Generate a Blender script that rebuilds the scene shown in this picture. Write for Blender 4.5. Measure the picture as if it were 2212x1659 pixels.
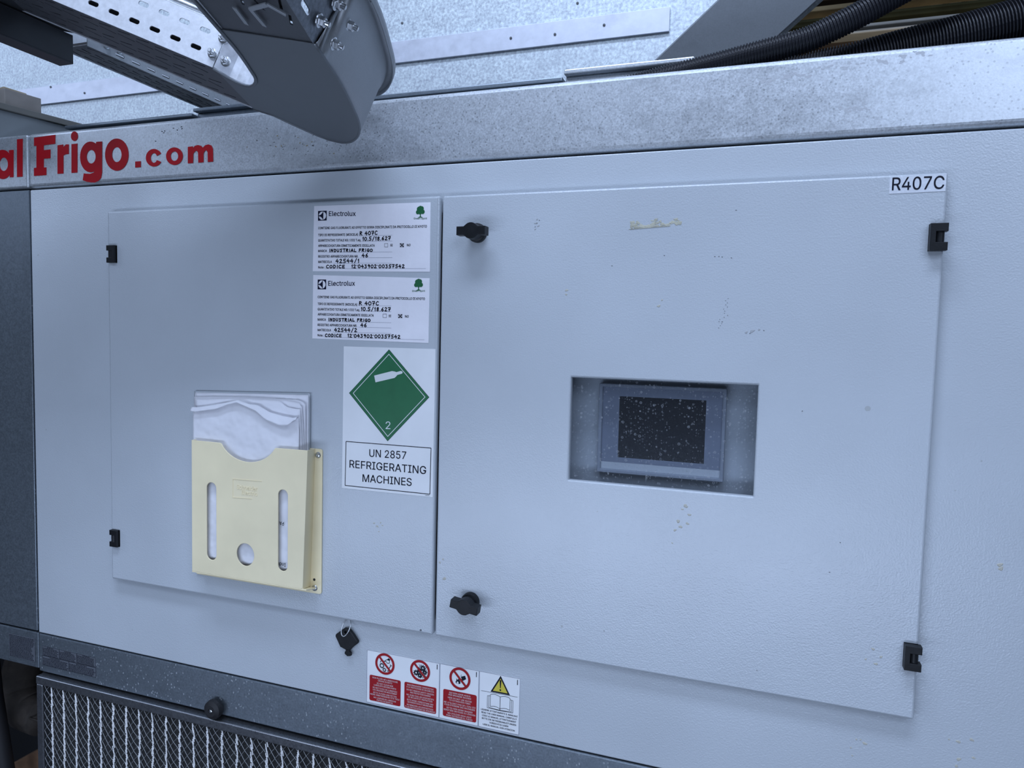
import bpy, bmesh, math, random
from mathutils import Vector, Matrix

for o in list(bpy.data.objects):
    bpy.data.objects.remove(o, do_unlink=True)
SC = bpy.context.scene
COL = SC.collection
random.seed(7)

# ------------------------------------------------------------------ camera
# world: x along the cabinet front, y into the cabinet, z up; front panel is y = 0
CR = Vector((0.94369, 0.33001, 0.02430)); CU = Vector((-0.04440, 0.05340, 0.99759)); CF = Vector((-0.32786, 0.94249, -0.06505))
CF = -CR.cross(CU).normalized()
CU = CR.cross(CF).normalized()
CC = Vector((0.4610, -1.0003, 0.1301))
FPX, WPX, HPX = 1533.96, 2212.0, 1659.0
cam_d = bpy.data.cameras.new('camera')
cam = bpy.data.objects.new('camera', cam_d)
COL.objects.link(cam)
cam.matrix_world = Matrix(((CR.x, CU.x, -CF.x, CC.x), (CR.y, CU.y, -CF.y, CC.y), (CR.z, CU.z, -CF.z, CC.z), (0, 0, 0, 1)))
cam_d.sensor_fit = 'HORIZONTAL'
cam_d.sensor_width = 36.0
cam_d.lens = FPX / WPX * 36.0
cam_d.clip_start = 0.02
SC.camera = cam

# ------------------------------------------------------------------ light
wd = bpy.data.worlds.new('hall_ambient')
SC.world = wd
wd.use_nodes = True
wd.node_tree.nodes['Background'].inputs[0].default_value = (0.54, 0.69, 0.95, 1)
wd.node_tree.nodes['Background'].inputs[1].default_value = 0.09


def lamp(name, loc, target, sx, sy, power, col):
    d = bpy.data.lights.new(name, 'AREA')
    d.shape = 'RECTANGLE'; d.size = sx; d.size_y = sy; d.energy = power; d.color = col
    o = bpy.data.objects.new(name, d)
    COL.objects.link(o)
    o.location = loc
    o.rotation_euler = (Vector(target) - Vector(loc)).to_track_quat('-Z', 'Y').to_euler()
    return o


LC = (0.605, 0.735, 1.0)
LAMPS = [
    ((1.75, -2.3, 1.7), (0.1, 0, 0.0), 1.5, 1.4, 29.0),
    ((0.1, -1.25, 3.0), (0.0, 0, 0.0), 2.0, 0.5, 72.0),
    ((0.4, -2.4, 2.15), (0.1, 0, 0.2), 0.8, 0.5, 1.5),
    ((-0.45, -2.4, 2.15), (-0.1, 0, 0.2), 0.8, 0.5, 9.0),
    ((-0.1, -1.6, -0.62), (0.0, 0, -0.3), 2.3, 0.35, 14.0),  # low fill added in place of bounce from the floor
    ((-3.2, -1.3, 1.6), (-0.8, 0.2, 0.3), 1.2, 1.2, 14.0),  # added at far left to brighten the back sheet and rail reflection
]
lamp('roof_beam_fill', (1.6, 3.0, 1.0), (1.6, 5.2, 2.4), 1.6, 0.5, 4, (1.0, 0.88, 0.66))  # added light, only lifts the far roof beams out of the dark
for k, (loc, tgt, sx, sy, pw) in enumerate(LAMPS):
    lamp('hall_lamp_or_fill', loc, tgt, sx, sy, pw, LC)
SC.view_settings.view_transform = 'Standard'
SC.view_settings.look = 'None'
SC.view_settings.exposure = 0.14
SC.view_settings.gamma = 1.0
SC.view_settings.use_curve_mapping = False


# ------------------------------------------------------------------ geometry helpers
def ray(px, py):
    return (CF + CR * ((px - WPX / 2) / FPX) - CU * ((py - HPX / 2) / FPX))


def at(px, py, y=0.0):
    """point of the plane y = const that the photograph shows at a pixel"""
    d = ray(px, py)
    return CC + d * ((y - CC.y) / d.y)


def atz(px, py, z):
    d = ray(px, py)
    return CC + d * ((z - CC.z) / d.z)


def onplane(px, py, o, n):
    d = ray(px, py)
    return CC + d * ((o - CC).dot(n) / d.dot(n))


# ------------------------------------------------------------------ materials
def nodes_of(name):
    m = bpy.data.materials.new(name)
    m.use_nodes = True
    nt = m.node_tree
    b = nt.nodes['Principled BSDF']
    tc = nt.nodes.new('ShaderNodeTexCoord')
    return m, nt, b, tc.outputs['Object']


def N(nt, t, **kw):
    n = nt.nodes.new(t)
    for k, v in kw.items():
        if k in n.inputs.keys():
            n.inputs[k].default_value = v
        else:
            setattr(n, k, v)
    return n


def ramp(nt, src, stops):
    r = nt.nodes.new('ShaderNodeValToRGB')
    e = r.color_ramp.elements
    while len(e) < len(stops):
        e.new(0.5)
    for i, (p, c) in enumerate(stops):
        e[i].position = p
        e[i].color = (c[0], c[1], c[2], 1) if not isinstance(c, (int, float)) else (c, c, c, 1)
    nt.links.new(src, r.inputs[0])
    return r.outputs[0]


def mixc(nt, fac, a, b):
    m = nt.nodes.new('ShaderNodeMix')
    m.data_type = 'RGBA'
    for v, s in ((fac, 0), (a, 6), (b, 7)):
        if hasattr(v, 'is_output'):
            nt.links.new(v, m.inputs[s])
        elif isinstance(v, (int, float)):
            m.inputs[s].default_value = v
        else:
            m.inputs[s].default_value = (v[0], v[1], v[2], 1)
    return m.outputs[2]


def math_n(nt, op, a, b=None):
    m = nt.nodes.new('ShaderNodeMath')
    m.operation = op
    for i, v in enumerate((a, b)):
        if v is None:
            continue
        if hasattr(v, 'is_output'):
            nt.links.new(v, m.inputs[i])
        else:
            m.inputs[i].default_value = v
    return m.outputs[0]


def noise(nt, co, scale, detail=3.0, rough=0.5, stretch=None):
    if stretch:
        mp = nt.nodes.new('ShaderNodeMapping')
        mp.inputs['Scale'].default_value = stretch
        nt.links.new(co, mp.inputs[0])
        co = mp.outputs[0]
    n = N(nt, 'ShaderNodeTexNoise', Scale=scale, Detail=detail, Roughness=rough)
    nt.links.new(co, n.inputs['Vector'])
    return n.outputs['Fac']


def bump(nt, b, h, strength, dist):
    n = N(nt, 'ShaderNodeBump', Strength=strength, Distance=dist)
    nt.links.new(h, n.inputs['Height'])
    nt.links.new(n.outputs[0], b.inputs['Normal'])


def plain(name, col, rough=0.5, metal=0.0, var=0.0, vscale=30, bumps=None, spec=0.5):
    m, nt, b, co = nodes_of(name)
    b.inputs['Roughness'].default_value = rough
    b.inputs['Metallic'].default_value = metal
    b.inputs['Specular IOR Level'].default_value = spec
    if var:
        n = noise(nt, co, vscale, 4)
        c = ramp(nt, n, [(0.3, [x * (1 - var) for x in col]), (0.7, [min(1, x * (1 + var)) for x in col])])
        nt.links.new(c, b.inputs['Base Color'])
    else:
        b.inputs['Base Color'].default_value = (*col, 1)
    if bumps:
        bump(nt, b, noise(nt, co, bumps[0], 2), bumps[1], bumps[2])
    return m


def powder(name, col):
    """orange-peel powder coat with specks of dirt"""
    m, nt, b, co = nodes_of(name)
    b.inputs['Roughness'].default_value = 0.27
    b.inputs['Specular IOR Level'].default_value = 0.55
    big = noise(nt, co, 5, 4)
    base = ramp(nt, big, [(0.3, [c * 0.95 for c in col]), (0.7, [min(1, c * 1.03) for c in col])])
    v = N(nt, 'ShaderNodeTexVoronoi', Scale=42.0)
    nt.links.new(co, v.inputs['Vector'])
    clus = noise(nt, co, 6, 2)
    thr = math_n(nt, 'MULTIPLY', math_n(nt, 'SUBTRACT', clus, 0.50), 0.55)
    speck = math_n(nt, 'LESS_THAN', v.outputs['Distance'], thr)
    speck = math_n(nt, 'MULTIPLY', speck, math_n(nt, 'GREATER_THAN', noise(nt, co, 71, 1), 0.56))
    c2 = mixc(nt, math_n(nt, 'MULTIPLY', speck, 0.40), base, (0.30, 0.30, 0.27))
    nt.links.new(c2, b.inputs['Base Color'])
    h = math_n(nt, 'ADD', noise(nt, co, 430, 1.5), math_n(nt, 'MULTIPLY', noise(nt, co, 200, 1), 0.4))
    bump(nt, b, h, 0.36, 0.0010)
    return m


def galv(name, col, rough=0.42, metal=0.75, grain=260.0, contrast=0.14, dirt=0.35, drops=0.0, pits=0.0, stretch=None, blotch=0.2):
    """zinc-coated sheet: fine mottled grain, stains, dark pits and pale dried drips"""
    m, nt, b, co = nodes_of(name)
    b.inputs['Metallic'].default_value = metal
    src = co
    if stretch:
        mp = nt.nodes.new('ShaderNodeMapping')
        mp.inputs['Scale'].default_value = stretch
        nt.links.new(co, mp.inputs[0])
        src = mp.outputs[0]
    n1 = noise(nt, src, grain, 3, 0.6)
    n2 = noise(nt, src, grain * 0.28, 3, 0.6)
    s = math_n(nt, 'ADD', math_n(nt, 'MULTIPLY', n1, 0.75), math_n(nt, 'MULTIPLY', n2, 0.25))
    base = ramp(nt, s, [(0.36, [c * (1 - contrast) for c in col]), (0.64, [min(1, c * (1 + contrast)) for c in col])])
    d = noise(nt, co, 8, 7, 0.68, (1, 1, 1.8))
    c3 = mixc(nt, ramp(nt, d, [(0.54, 0.0), (0.74, dirt)]), base, [c * 0.50 for c in col])
    w = noise(nt, co, 2.2, 3)
    c3 = mixc(nt, ramp(nt, w, [(0.35, 0.0), (0.75, blotch)]), c3, [min(1, c * 1.2) for c in col])
    if pits:
        v3 = N(nt, 'ShaderNodeTexVoronoi', Scale=170.0)
        nt.links.new(co, v3.inputs['Vector'])
        s3 = nt.nodes.new('ShaderNodeSeparateColor'); nt.links.new(v3.outputs['Color'], s3.inputs[0])
        th3 = math_n(nt, 'MULTIPLY', math_n(nt, 'SUBTRACT', s3.outputs[1], 0.35), 0.42)
        dot3 = math_n(nt, 'LESS_THAN', v3.outputs['Distance'], th3)
        dot3 = math_n(nt, 'MULTIPLY', dot3, ramp(nt, noise(nt, co, 5, 3), [(0.38, 0.2 * pits), (0.58, pits)]))
        c3 = mixc(nt, dot3, c3, [c * 0.42 for c in col])
    if drops:
        v2 = N(nt, 'ShaderNodeTexVoronoi', Scale=230.0)
        mp2 = nt.nodes.new('ShaderNodeMapping')
        mp2.inputs['Scale'].default_value = (1, 1, 0.62)
        nt.links.new(co, mp2.inputs[0]); nt.links.new(mp2.outputs[0], v2.inputs['Vector'])
        sc = nt.nodes.new('ShaderNodeSeparateColor'); nt.links.new(v2.outputs['Color'], sc.inputs[0])
        thr = math_n(nt, 'MULTIPLY', math_n(nt, 'SUBTRACT', sc.outputs[1], 0.40), 0.46)
        dot = math_n(nt, 'LESS_THAN', v2.outputs['Distance'], thr)
        dot = math_n(nt, 'MULTIPLY', dot, ramp(nt, noise(nt, co, 11, 3), [(0.40, 0.05), (0.60, drops)]))
        c3 = mixc(nt, dot, c3, (0.40, 0.43, 0.46))
        nt.links.new(math_n(nt, 'MULTIPLY', math_n(nt, 'SUBTRACT', 1.0, dot), metal), b.inputs['Metallic'])
    nt.links.new(c3, b.inputs['Base Color'])
    r = ramp(nt, s, [(0.3, rough - 0.06), (0.7, rough + 0.08)])
    nt.links.new(r, b.inputs['Roughness'])
    bump(nt, b, n1, 0.06, 0.0008)
    return m


M = {}
M['powder'] = powder('grey_powder_coat', (0.50, 0.54, 0.58))
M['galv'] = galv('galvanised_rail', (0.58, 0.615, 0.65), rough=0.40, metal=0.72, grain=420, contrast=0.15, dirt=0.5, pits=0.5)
M['galv_dark'] = galv('galvanised_rail_darkened', (0.25, 0.29, 0.33), rough=0.42, metal=0.85, grain=300, contrast=0.10, dirt=0.3, drops=0.75)  # rail zinc darkened in colour for the dark surroundings it mirrors
M['galv_sheet'] = galv('galvanised_sheet', (0.66, 0.73, 0.82), rough=0.5, metal=0.35, grain=170, contrast=0.34, dirt=0.15, pits=0.2)
M['galv_bar'] = galv('galvanised_bar', (0.74, 0.77, 0.86), rough=0.45, metal=0.35, grain=60, contrast=0.06, dirt=0.35)
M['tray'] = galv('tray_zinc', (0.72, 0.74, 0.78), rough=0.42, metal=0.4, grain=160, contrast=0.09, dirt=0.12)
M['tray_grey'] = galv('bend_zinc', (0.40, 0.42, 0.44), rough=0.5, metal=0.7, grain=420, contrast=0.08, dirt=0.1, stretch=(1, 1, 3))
M['tray_shaded'] = galv('bend_zinc_shaded', (0.19, 0.205, 0.22), rough=0.55, metal=0.7, grain=420, contrast=0.08, dirt=0.15)  # bend zinc with the shade of its underside put into the colour
M['tray_mid'] = galv('narrow_tray_zinc_shaded', (0.15, 0.155, 0.165), rough=0.5, metal=0.4, grain=220, contrast=0.15, dirt=0.3)  # narrow tray zinc, base darkened for the shade underneath
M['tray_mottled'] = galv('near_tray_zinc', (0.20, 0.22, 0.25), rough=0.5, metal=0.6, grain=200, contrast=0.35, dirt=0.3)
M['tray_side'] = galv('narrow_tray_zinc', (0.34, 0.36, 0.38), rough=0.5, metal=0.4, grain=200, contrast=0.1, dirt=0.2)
M['tray_dark'] = galv('tray_zinc_shaded', (0.095, 0.10, 0.11), rough=0.5, metal=0.5, grain=220, contrast=0.2, dirt=0.3)  # tray zinc darkened for the shade on the downward faces
M['strut'] = galv('strut_zinc', (0.22, 0.24, 0.26), rough=0.55, metal=0.6, grain=420, contrast=0.08, dirt=0.3)
M['steel'] = plain('bright_steel', (0.62, 0.64, 0.66), 0.28, 1.0, 0.1, 200)
M['black'] = plain('black_plastic', (0.009, 0.010, 0.012), 0.45, 0, 0.3, 60, (500, 0.1, 0.001), 0.28)
M['rubber'] = plain('black_rubber', (0.010, 0.010, 0.012), 0.6)
M['conduit'] = plain('black_corrugated_plastic', (0.014, 0.015, 0.020), 0.45, 0, 0, 30, None, 0.35)
M['dark'] = plain('dark_interior', (0.010, 0.011, 0.013), 0.8)
M['dark_steel'] = plain('dark_painted_steel', (0.035, 0.038, 0.044), 0.5, 0.2, 0.2, 20)
M['label'] = plain('white_vinyl', (0.88, 0.87, 0.92), 0.28, 0, 0.04, 25, (160, 0.22, 0.0012))
M['label_matt'] = plain('white_sticker', (0.80, 0.82, 0.84), 0.5, 0, 0.04, 18)
M['label_silver'] = plain('clear_sticker', (0.66, 0.69, 0.74), 0.22, 0, 0.06, 60, (240, 0.3, 0.0012))
M['ink'] = plain('black_ink', (0.008, 0.009, 0.018), 0.6, 0, 0, 30, None, 0.15)
M['navy'] = plain('navy_ink', (0.007, 0.008, 0.030), 0.6, 0, 0, 30, None, 0.15)
M['grey_line'] = plain('thin_grey_ink', (0.25, 0.26, 0.33), 0.5)
M['green'] = plain('green_ink', (0.012, 0.135, 0.052), 0.45, 0, 0.08, 40)
M['tree_green'] = plain('tree_green_ink', (0.010, 0.12, 0.040), 0.5)
M['white_ink'] = plain('white_ink', (0.72, 0.75, 0.76), 0.5)
M['red'] = plain('red_vinyl', (0.33, 0.004, 0.010), 0.6, 0, 0.06, 40, None, 0.2)
M['red_ink'] = plain('red_ink', (0.32, 0.006, 0.012), 0.5, 0, 0.05, 30, None, 0.25)
M['pink_ink'] = plain('pale_text_ink', (0.62, 0.50, 0.52), 0.5)
M['yellow'] = plain('yellow_ink', (0.62, 0.52, 0.05), 0.45)
M['beige'] = plain('beige_plastic', (0.86, 0.755, 0.50), 0.42, 0, 0.05, 14, (60, 0.05, 0.002))
M['paper'] = plain('white_paper', (0.76, 0.76, 0.80), 0.7, 0, 0.06, 9, (26, 0.55, 0.012))
M['sleeve'] = plain('plastic_sleeve', (0.50, 0.54, 0.58), 0.2)
M['screen'] = plain('dark_screen', (0.008, 0.010, 0.016), 0.25)
M['bezel'] = plain('grey_bezel', (0.36, 0.39, 0.45), 0.45)
M['bezel_blue'] = plain('blue_grey_bezel', (0.26, 0.29, 0.37), 0.45)
M['plate'] = plain('mounting_plate_grey', (0.66, 0.69, 0.73), 0.5, 0, 0.05, 8)
M['seal'] = plain('grey_gasket', (0.20, 0.21, 0.21), 0.8)
M['wire'] = plain('filter_wire', (0.32, 0.33, 0.34), 0.45, 0.5)
M['wire_highlight'] = plain('filter_wire_highlight', (0.92, 0.92, 0.92), 0.25, 0.2)  # highlight on the pleat ridges painted as near-white wire
M['mat_dark'] = plain('filter_mat', (0.030, 0.031, 0.032), 0.9, 0, 0.5, 300)
M['frame_steel'] = galv('filter_frame_steel', (0.27, 0.28, 0.30), rough=0.30, metal=0.9, grain=300, contrast=0.08, dirt=0.3)
M['wood'] = plain('brown_wood', (0.16, 0.085, 0.045), 0.7, 0, 0.35, 25)
M['lag'] = plain('brown_lagging', (0.040, 0.032, 0.026), 0.8, 0, 0.4, 40, (40, 0.3, 0.005))
M['card'] = plain('grey_cardboard', (0.20, 0.185, 0.17), 0.8, 0, 0.15, 25)
M['kraft'] = plain('torn_kraft', (0.30, 0.25, 0.17), 0.8, 0, 0.15, 25)
M['grey_box'] = plain('grey_enclosure', (0.17, 0.19, 0.20), 0.5, 0, 0.08, 8)
M['grey_trim'] = plain('grey_enclosure_edge', (0.12, 0.12, 0.11), 0.6, 0, 0.1, 8)
M['beam_tan'] = plain('tan_beam', (0.42, 0.32, 0.17), 0.7, 0, 0.25, 6)
M['beam_brown'] = plain('brown_beam', (0.10, 0.062, 0.035), 0.8, 0, 0.3, 6)
M['beam_green'] = plain('dark_green_beam', (0.055, 0.058, 0.025), 0.8, 0, 0.3, 6)
M['pipe_white'] = plain('pale_pipe', (0.62, 0.60, 0.55), 0.4, 0, 0.1, 6)
M['hall'] = plain('hall_wall', (0.10, 0.075, 0.045), 0.9, 0, 0.3, 2)
M['concrete'] = plain('hall_floor', (0.10, 0.10, 0.11), 0.8, 0, 0.2, 3)
M['residue'] = plain('tape_residue', (0.46, 0.45, 0.36), 0.8, 0, 0.2, 60)
M['scuff'] = plain('grey_scuff', (0.38, 0.40, 0.42), 0.6)
M['drip'] = plain('dried_drip', (0.47, 0.46, 0.40), 0.6)
M['smear'] = plain('zinc_smear', (0.46, 0.48, 0.51), 0.5, 0.3, 0.15, 90)
M['rust'] = plain('rust_brown', (0.20, 0.17, 0.10), 0.8)
M['grime'] = plain('dark_grime', (0.15, 0.16, 0.17), 0.8)


def pane_material():
    m = bpy.data.materials.new('dusty_pane')
    m.use_nodes = True
    nt = m.node_tree
    for n in list(nt.nodes):
        nt.nodes.remove(n)
    out = nt.nodes.new('ShaderNodeOutputMaterial')
    tc = nt.nodes.new('ShaderNodeTexCoord'); co = tc.outputs['Object']
    tr = N(nt, 'ShaderNodeBsdfTransparent', Color=(0.80, 0.82, 0.84, 1))
    gl = N(nt, 'ShaderNodeBsdfGlossy', Roughness=0.12)
    df = N(nt, 'ShaderNodeBsdfDiffuse', Color=(0.40, 0.42, 0.45, 1))
    m1 = nt.nodes.new('ShaderNodeMixShader'); m1.inputs[0].default_value = 0.012
    nt.links.new(tr.outputs[0], m1.inputs[1]); nt.links.new(gl.outputs[0], m1.inputs[2])
    # dried water drops: little rings and blots
    tot = None
    for sc, off in ((165.0, 0.0), (300.0, 3.0)):
        mp = nt.nodes.new('ShaderNodeMapping'); mp.inputs['Location'].default_value = (off, 0, off)
        nt.links.new(co, mp.inputs[0])
        v = N(nt, 'ShaderNodeTexVoronoi', Scale=sc)
        v.inputs['Randomness'].default_value = 1.0
        nt.links.new(mp.outputs[0], v.inputs['Vector'])
        sep = nt.nodes.new('ShaderNodeSeparateColor'); nt.links.new(v.outputs['Color'], sep.inputs[0])
        rad = math_n(nt, 'MULTIPLY', math_n(nt, 'SUBTRACT', sep.outputs[0], 0.48), 0.62)
        inside = math_n(nt, 'LESS_THAN', v.outputs['Distance'], rad)
        edge = math_n(nt, 'GREATER_THAN', v.outputs['Distance'], math_n(nt, 'MULTIPLY', rad, 0.68))
        k = math_n(nt, 'MULTIPLY', inside, math_n(nt, 'ADD', 0.10, math_n(nt, 'MULTIPLY', edge, 0.22)))
        tot = k if tot is None else math_n(nt, 'MAXIMUM', tot, k)
    fac = math_n(nt, 'ADD', tot, 0.018)
    m2 = nt.nodes.new('ShaderNodeMixShader')
    nt.links.new(fac, m2.inputs[0]); nt.links.new(m1.outputs[0], m2.inputs[1]); nt.links.new(df.outputs[0], m2.inputs[2])
    nt.links.new(m2.outputs[0], out.inputs[0])
    return m


M['pane'] = pane_material()


# ------------------------------------------------------------------ object helpers
def world_loc(o):
    p = Vector((0, 0, 0))
    while o is not None:
        p = p + o.location
        o = o.parent
    return p


def tag(o, label=None, cat=None, group=None, kind=None):
    if label: o['label'] = label
    if cat: o['category'] = cat
    if group: o['group'] = group
    if kind: o['kind'] = kind
    return o


def thing(name, label, cat, loc, group=None):
    o = bpy.data.objects.new(name, None)
    o.empty_display_size = 0.05
    COL.objects.link(o)
    o.location = loc
    return tag(o, label, cat, group)


def part(name, mesh, mats, parent=None, smooth=False, origin=None):
    """link a mesh given in world coordinates as one object"""
    if not isinstance(mats, (list, tuple)):
        mats = [mats]
    o = bpy.data.objects.new(name, mesh)
    mesh.name = name
    COL.objects.link(o)
    idx = [p.material_index for p in mesh.polygons]
    mesh.materials.clear()
    for m in mats:
        mesh.materials.append(m)
    for p, k in zip(mesh.polygons, idx):
        p.material_index = min(k, len(mats) - 1)
    if origin is None:
        if parent is None:
            xs = [v.co for v in mesh.vertices]
            lo = Vector([min(c[i] for c in xs) for i in range(3)]); hi = Vector([max(c[i] for c in xs) for i in range(3)])
            origin = Vector(((lo.x + hi.x) / 2, (lo.y + hi.y) / 2, lo.z))
        else:
            origin = world_loc(parent)
    origin = Vector(origin)
    mesh.transform(Matrix.Translation(-origin))
    if parent is not None:
        o.parent = parent
        o.location = origin - world_loc(parent)
    else:
        o.location = origin
    if smooth:
        for p in mesh.polygons:
            p.use_smooth = True
    return o


class MB:
    def __init__(self):
        self.v = []; self.f = []; self.mi = []

    def add(self, verts, faces, mi=0):
        b = len(self.v)
        self.v += [tuple(x) for x in verts]
        self.f += [[i + b for i in f] for f in faces]
        self.mi += [mi] * len(faces)

    def box(self, lo, hi, mi=0, bev=0.0, seg=2):
        bm = bmesh.new()
        bmesh.ops.create_cube(bm, size=1.0)
        for v in bm.verts:
            v.co = Vector([lo[i] + (v.co[i] + 0.5) * (hi[i] - lo[i]) for i in range(3)])
        if bev:
            bmesh.ops.bevel(bm, geom=list(bm.edges), offset=bev, segments=seg, profile=0.5, affect='EDGES')
        self.bm(bm, mi)

    def obox(self, c, ax, half, mi=0, bev=0.0):
        """oriented box: centre, three axes, three half sizes"""
        bm = bmesh.new()
        bmesh.ops.create_cube(bm, size=2.0)
        for v in bm.verts:
            v.co = Vector([v.co[i] * half[i] for i in range(3)])
        if bev:
            bmesh.ops.bevel(bm, geom=list(bm.edges), offset=bev, segments=2, profile=0.5, affect='EDGES')
        for v in bm.verts:
            k = v.co.copy()
            v.co = Vector(c) + Vector(ax[0]) * k.x + Vector(ax[1]) * k.y + Vector(ax[2]) * k.z
        self.bm(bm, mi)

    def bm(self, bm, mi=0):
        bm.verts.index_update()
        self.add([v.co[:] for v in bm.verts], [[v.index for v in f.verts] for f in bm.faces], mi)
        bm.free()

    def lathe(self, c, axis, prof, seg=24, mi=0, sy=1.0, cap=True):
        """profile [(radius, height)] turned round an axis"""
        a = Vector(axis).normalized()
        t = Vector((0, 0, 1)) if abs(a.z) < 0.9 else Vector((1, 0, 0))
        e1 = a.cross(t).normalized(); e2 = a.cross(e1)
        vs = []
        for r, h in prof:
            for k in range(seg):
                th = 2 * math.pi * k / seg
                vs.append(Vector(c) + a * h + e1 * (r * math.cos(th)) + e2 * (r * math.sin(th) * sy))
        fs = []
        for j in range(len(prof) - 1):
            for k in range(seg):
                fs.append([j * seg + k, j * seg + (k + 1) % seg, (j + 1) * seg + (k + 1) % seg, (j + 1) * seg + k])
        if cap:
            fs.append(list(range(seg))[::-1]); fs.append([(len(prof) - 1) * seg + k for k in range(seg)])
        self.add(vs, fs, mi)

    def tube(self, pts, rad, seg=10, mi=0, cap=True):
        pts = [Vector(p) for p in pts]
        n = len(pts)
        rr = rad if isinstance(rad, (list, tuple)) else [rad] * n
        vs = []; prev = None
        for i, p in enumerate(pts):
            d = (pts[min(i + 1, n - 1)] - pts[max(i - 1, 0)]).normalized()
            if prev is None:
                t = Vector((0, 0, 1)) if abs(d.z) < 0.9 else Vector((1, 0, 0))
                e = d.cross(t).normalized()
            else:
                e = (prev - d * prev.dot(d)).normalized()
            prev = e
            e2 = d.cross(e)
            for k in range(seg):
                th = 2 * math.pi * k / seg
                vs.append(p + e * (rr[i] * math.cos(th)) + e2 * (rr[i] * math.sin(th)))
        fs = []
        for i in range(n - 1):
            for k in range(seg):
                fs.append([i * seg + k, i * seg + (k + 1) % seg, (i + 1) * seg + (k + 1) % seg, (i + 1) * seg + k])
        if cap:
            fs.append(list(range(seg))[::-1]); fs.append([(n - 1) * seg + k for k in range(seg)])
        self.add(vs, fs, mi)

    def mesh(self, mesh, mi=0, mat=None):
        self.add([(mat @ v.co if mat else v.co)[:] for v in mesh.vertices], [list(p.vertices) for p in mesh.polygons], mi)

    def get(self, name='m'):
        me = bpy.data.meshes.new(name)
        me.from_pydata(self.v, [], self.f)
        for p, k in zip(me.polygons, self.mi):
            p.material_index = k
        me.update()
        return me

    def build(self, name, mats, parent=None, smooth=False, origin=None):
        return part(name, self.get(name), mats, parent, smooth, origin)


def curve_mesh(loops, depth=0.0, bev=0.0, frame=None):
    """closed outlines (holes by nesting) filled and extruded. 2-D (a,b) maps to the frame (origin, ea, eb, en)
    with the sheet running from 0 to -depth along en (en = outward)"""
    c = bpy.data.curves.new('tmp', 'CURVE')
    c.dimensions = '2D'; c.fill_mode = 'BOTH'
    c.extrude = max(depth / 2 - bev, 0.0)
    c.bevel_depth = bev; c.bevel_resolution = 2
    c.offset = -bev
    for lp in loops:
        s = c.splines.new('POLY')
        s.points.add(len(lp) - 1)
        for q, p in zip(s.points, lp):
            q.co = (p[0], p[1], 0, 1)
        s.use_cyclic_u = True
    o = bpy.data.objects.new('tmp', c)
    COL.objects.link(o)
    dg = bpy.context.evaluated_depsgraph_get()
    me = bpy.data.meshes.new_from_object(o.evaluated_get(dg))
    bpy.data.objects.remove(o, do_unlink=True)
    bpy.data.curves.remove(c)
    if frame:
        og, ea, eb, en = [Vector(k) for k in frame]
        for v in me.vertices:
            k = v.co.copy()
            v.co = og + ea * k.x + eb * k.y + en * (k.z - depth / 2)
    return me


def front(y):
    return ((0, y, 0), (1, 0, 0), (0, 0, 1), (0, -1, 0))


def rrect(x0, z0, x1, z1, r=0.0, seg=6):
    if r <= 0:
        return [(x0, z0), (x1, z0), (x1, z1), (x0, z1)]
    p = []
    for cx, cz, a in ((x1 - r, z1 - r, 0), (x0 + r, z1 - r, 90), (x0 + r, z0 + r, 180), (x1 - r, z0 + r, 270)):
        for k in range(seg + 1):
            t = math.radians(a + 90 * k / seg)
            p.append((cx + r * math.cos(t), cz + r * math.sin(t)))
    return p


def ell(cx, cz, rx, rz, a0=0, a1=360, seg=40):
    full = abs(a1 - a0) >= 360
    n = seg if full else seg + 1
    return [(cx + rx * math.cos(math.radians(a0 + (a1 - a0) * k / seg)), cz + rz * math.sin(math.radians(a0 + (a1 - a0) * k / seg))) for k in range(n)]


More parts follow.
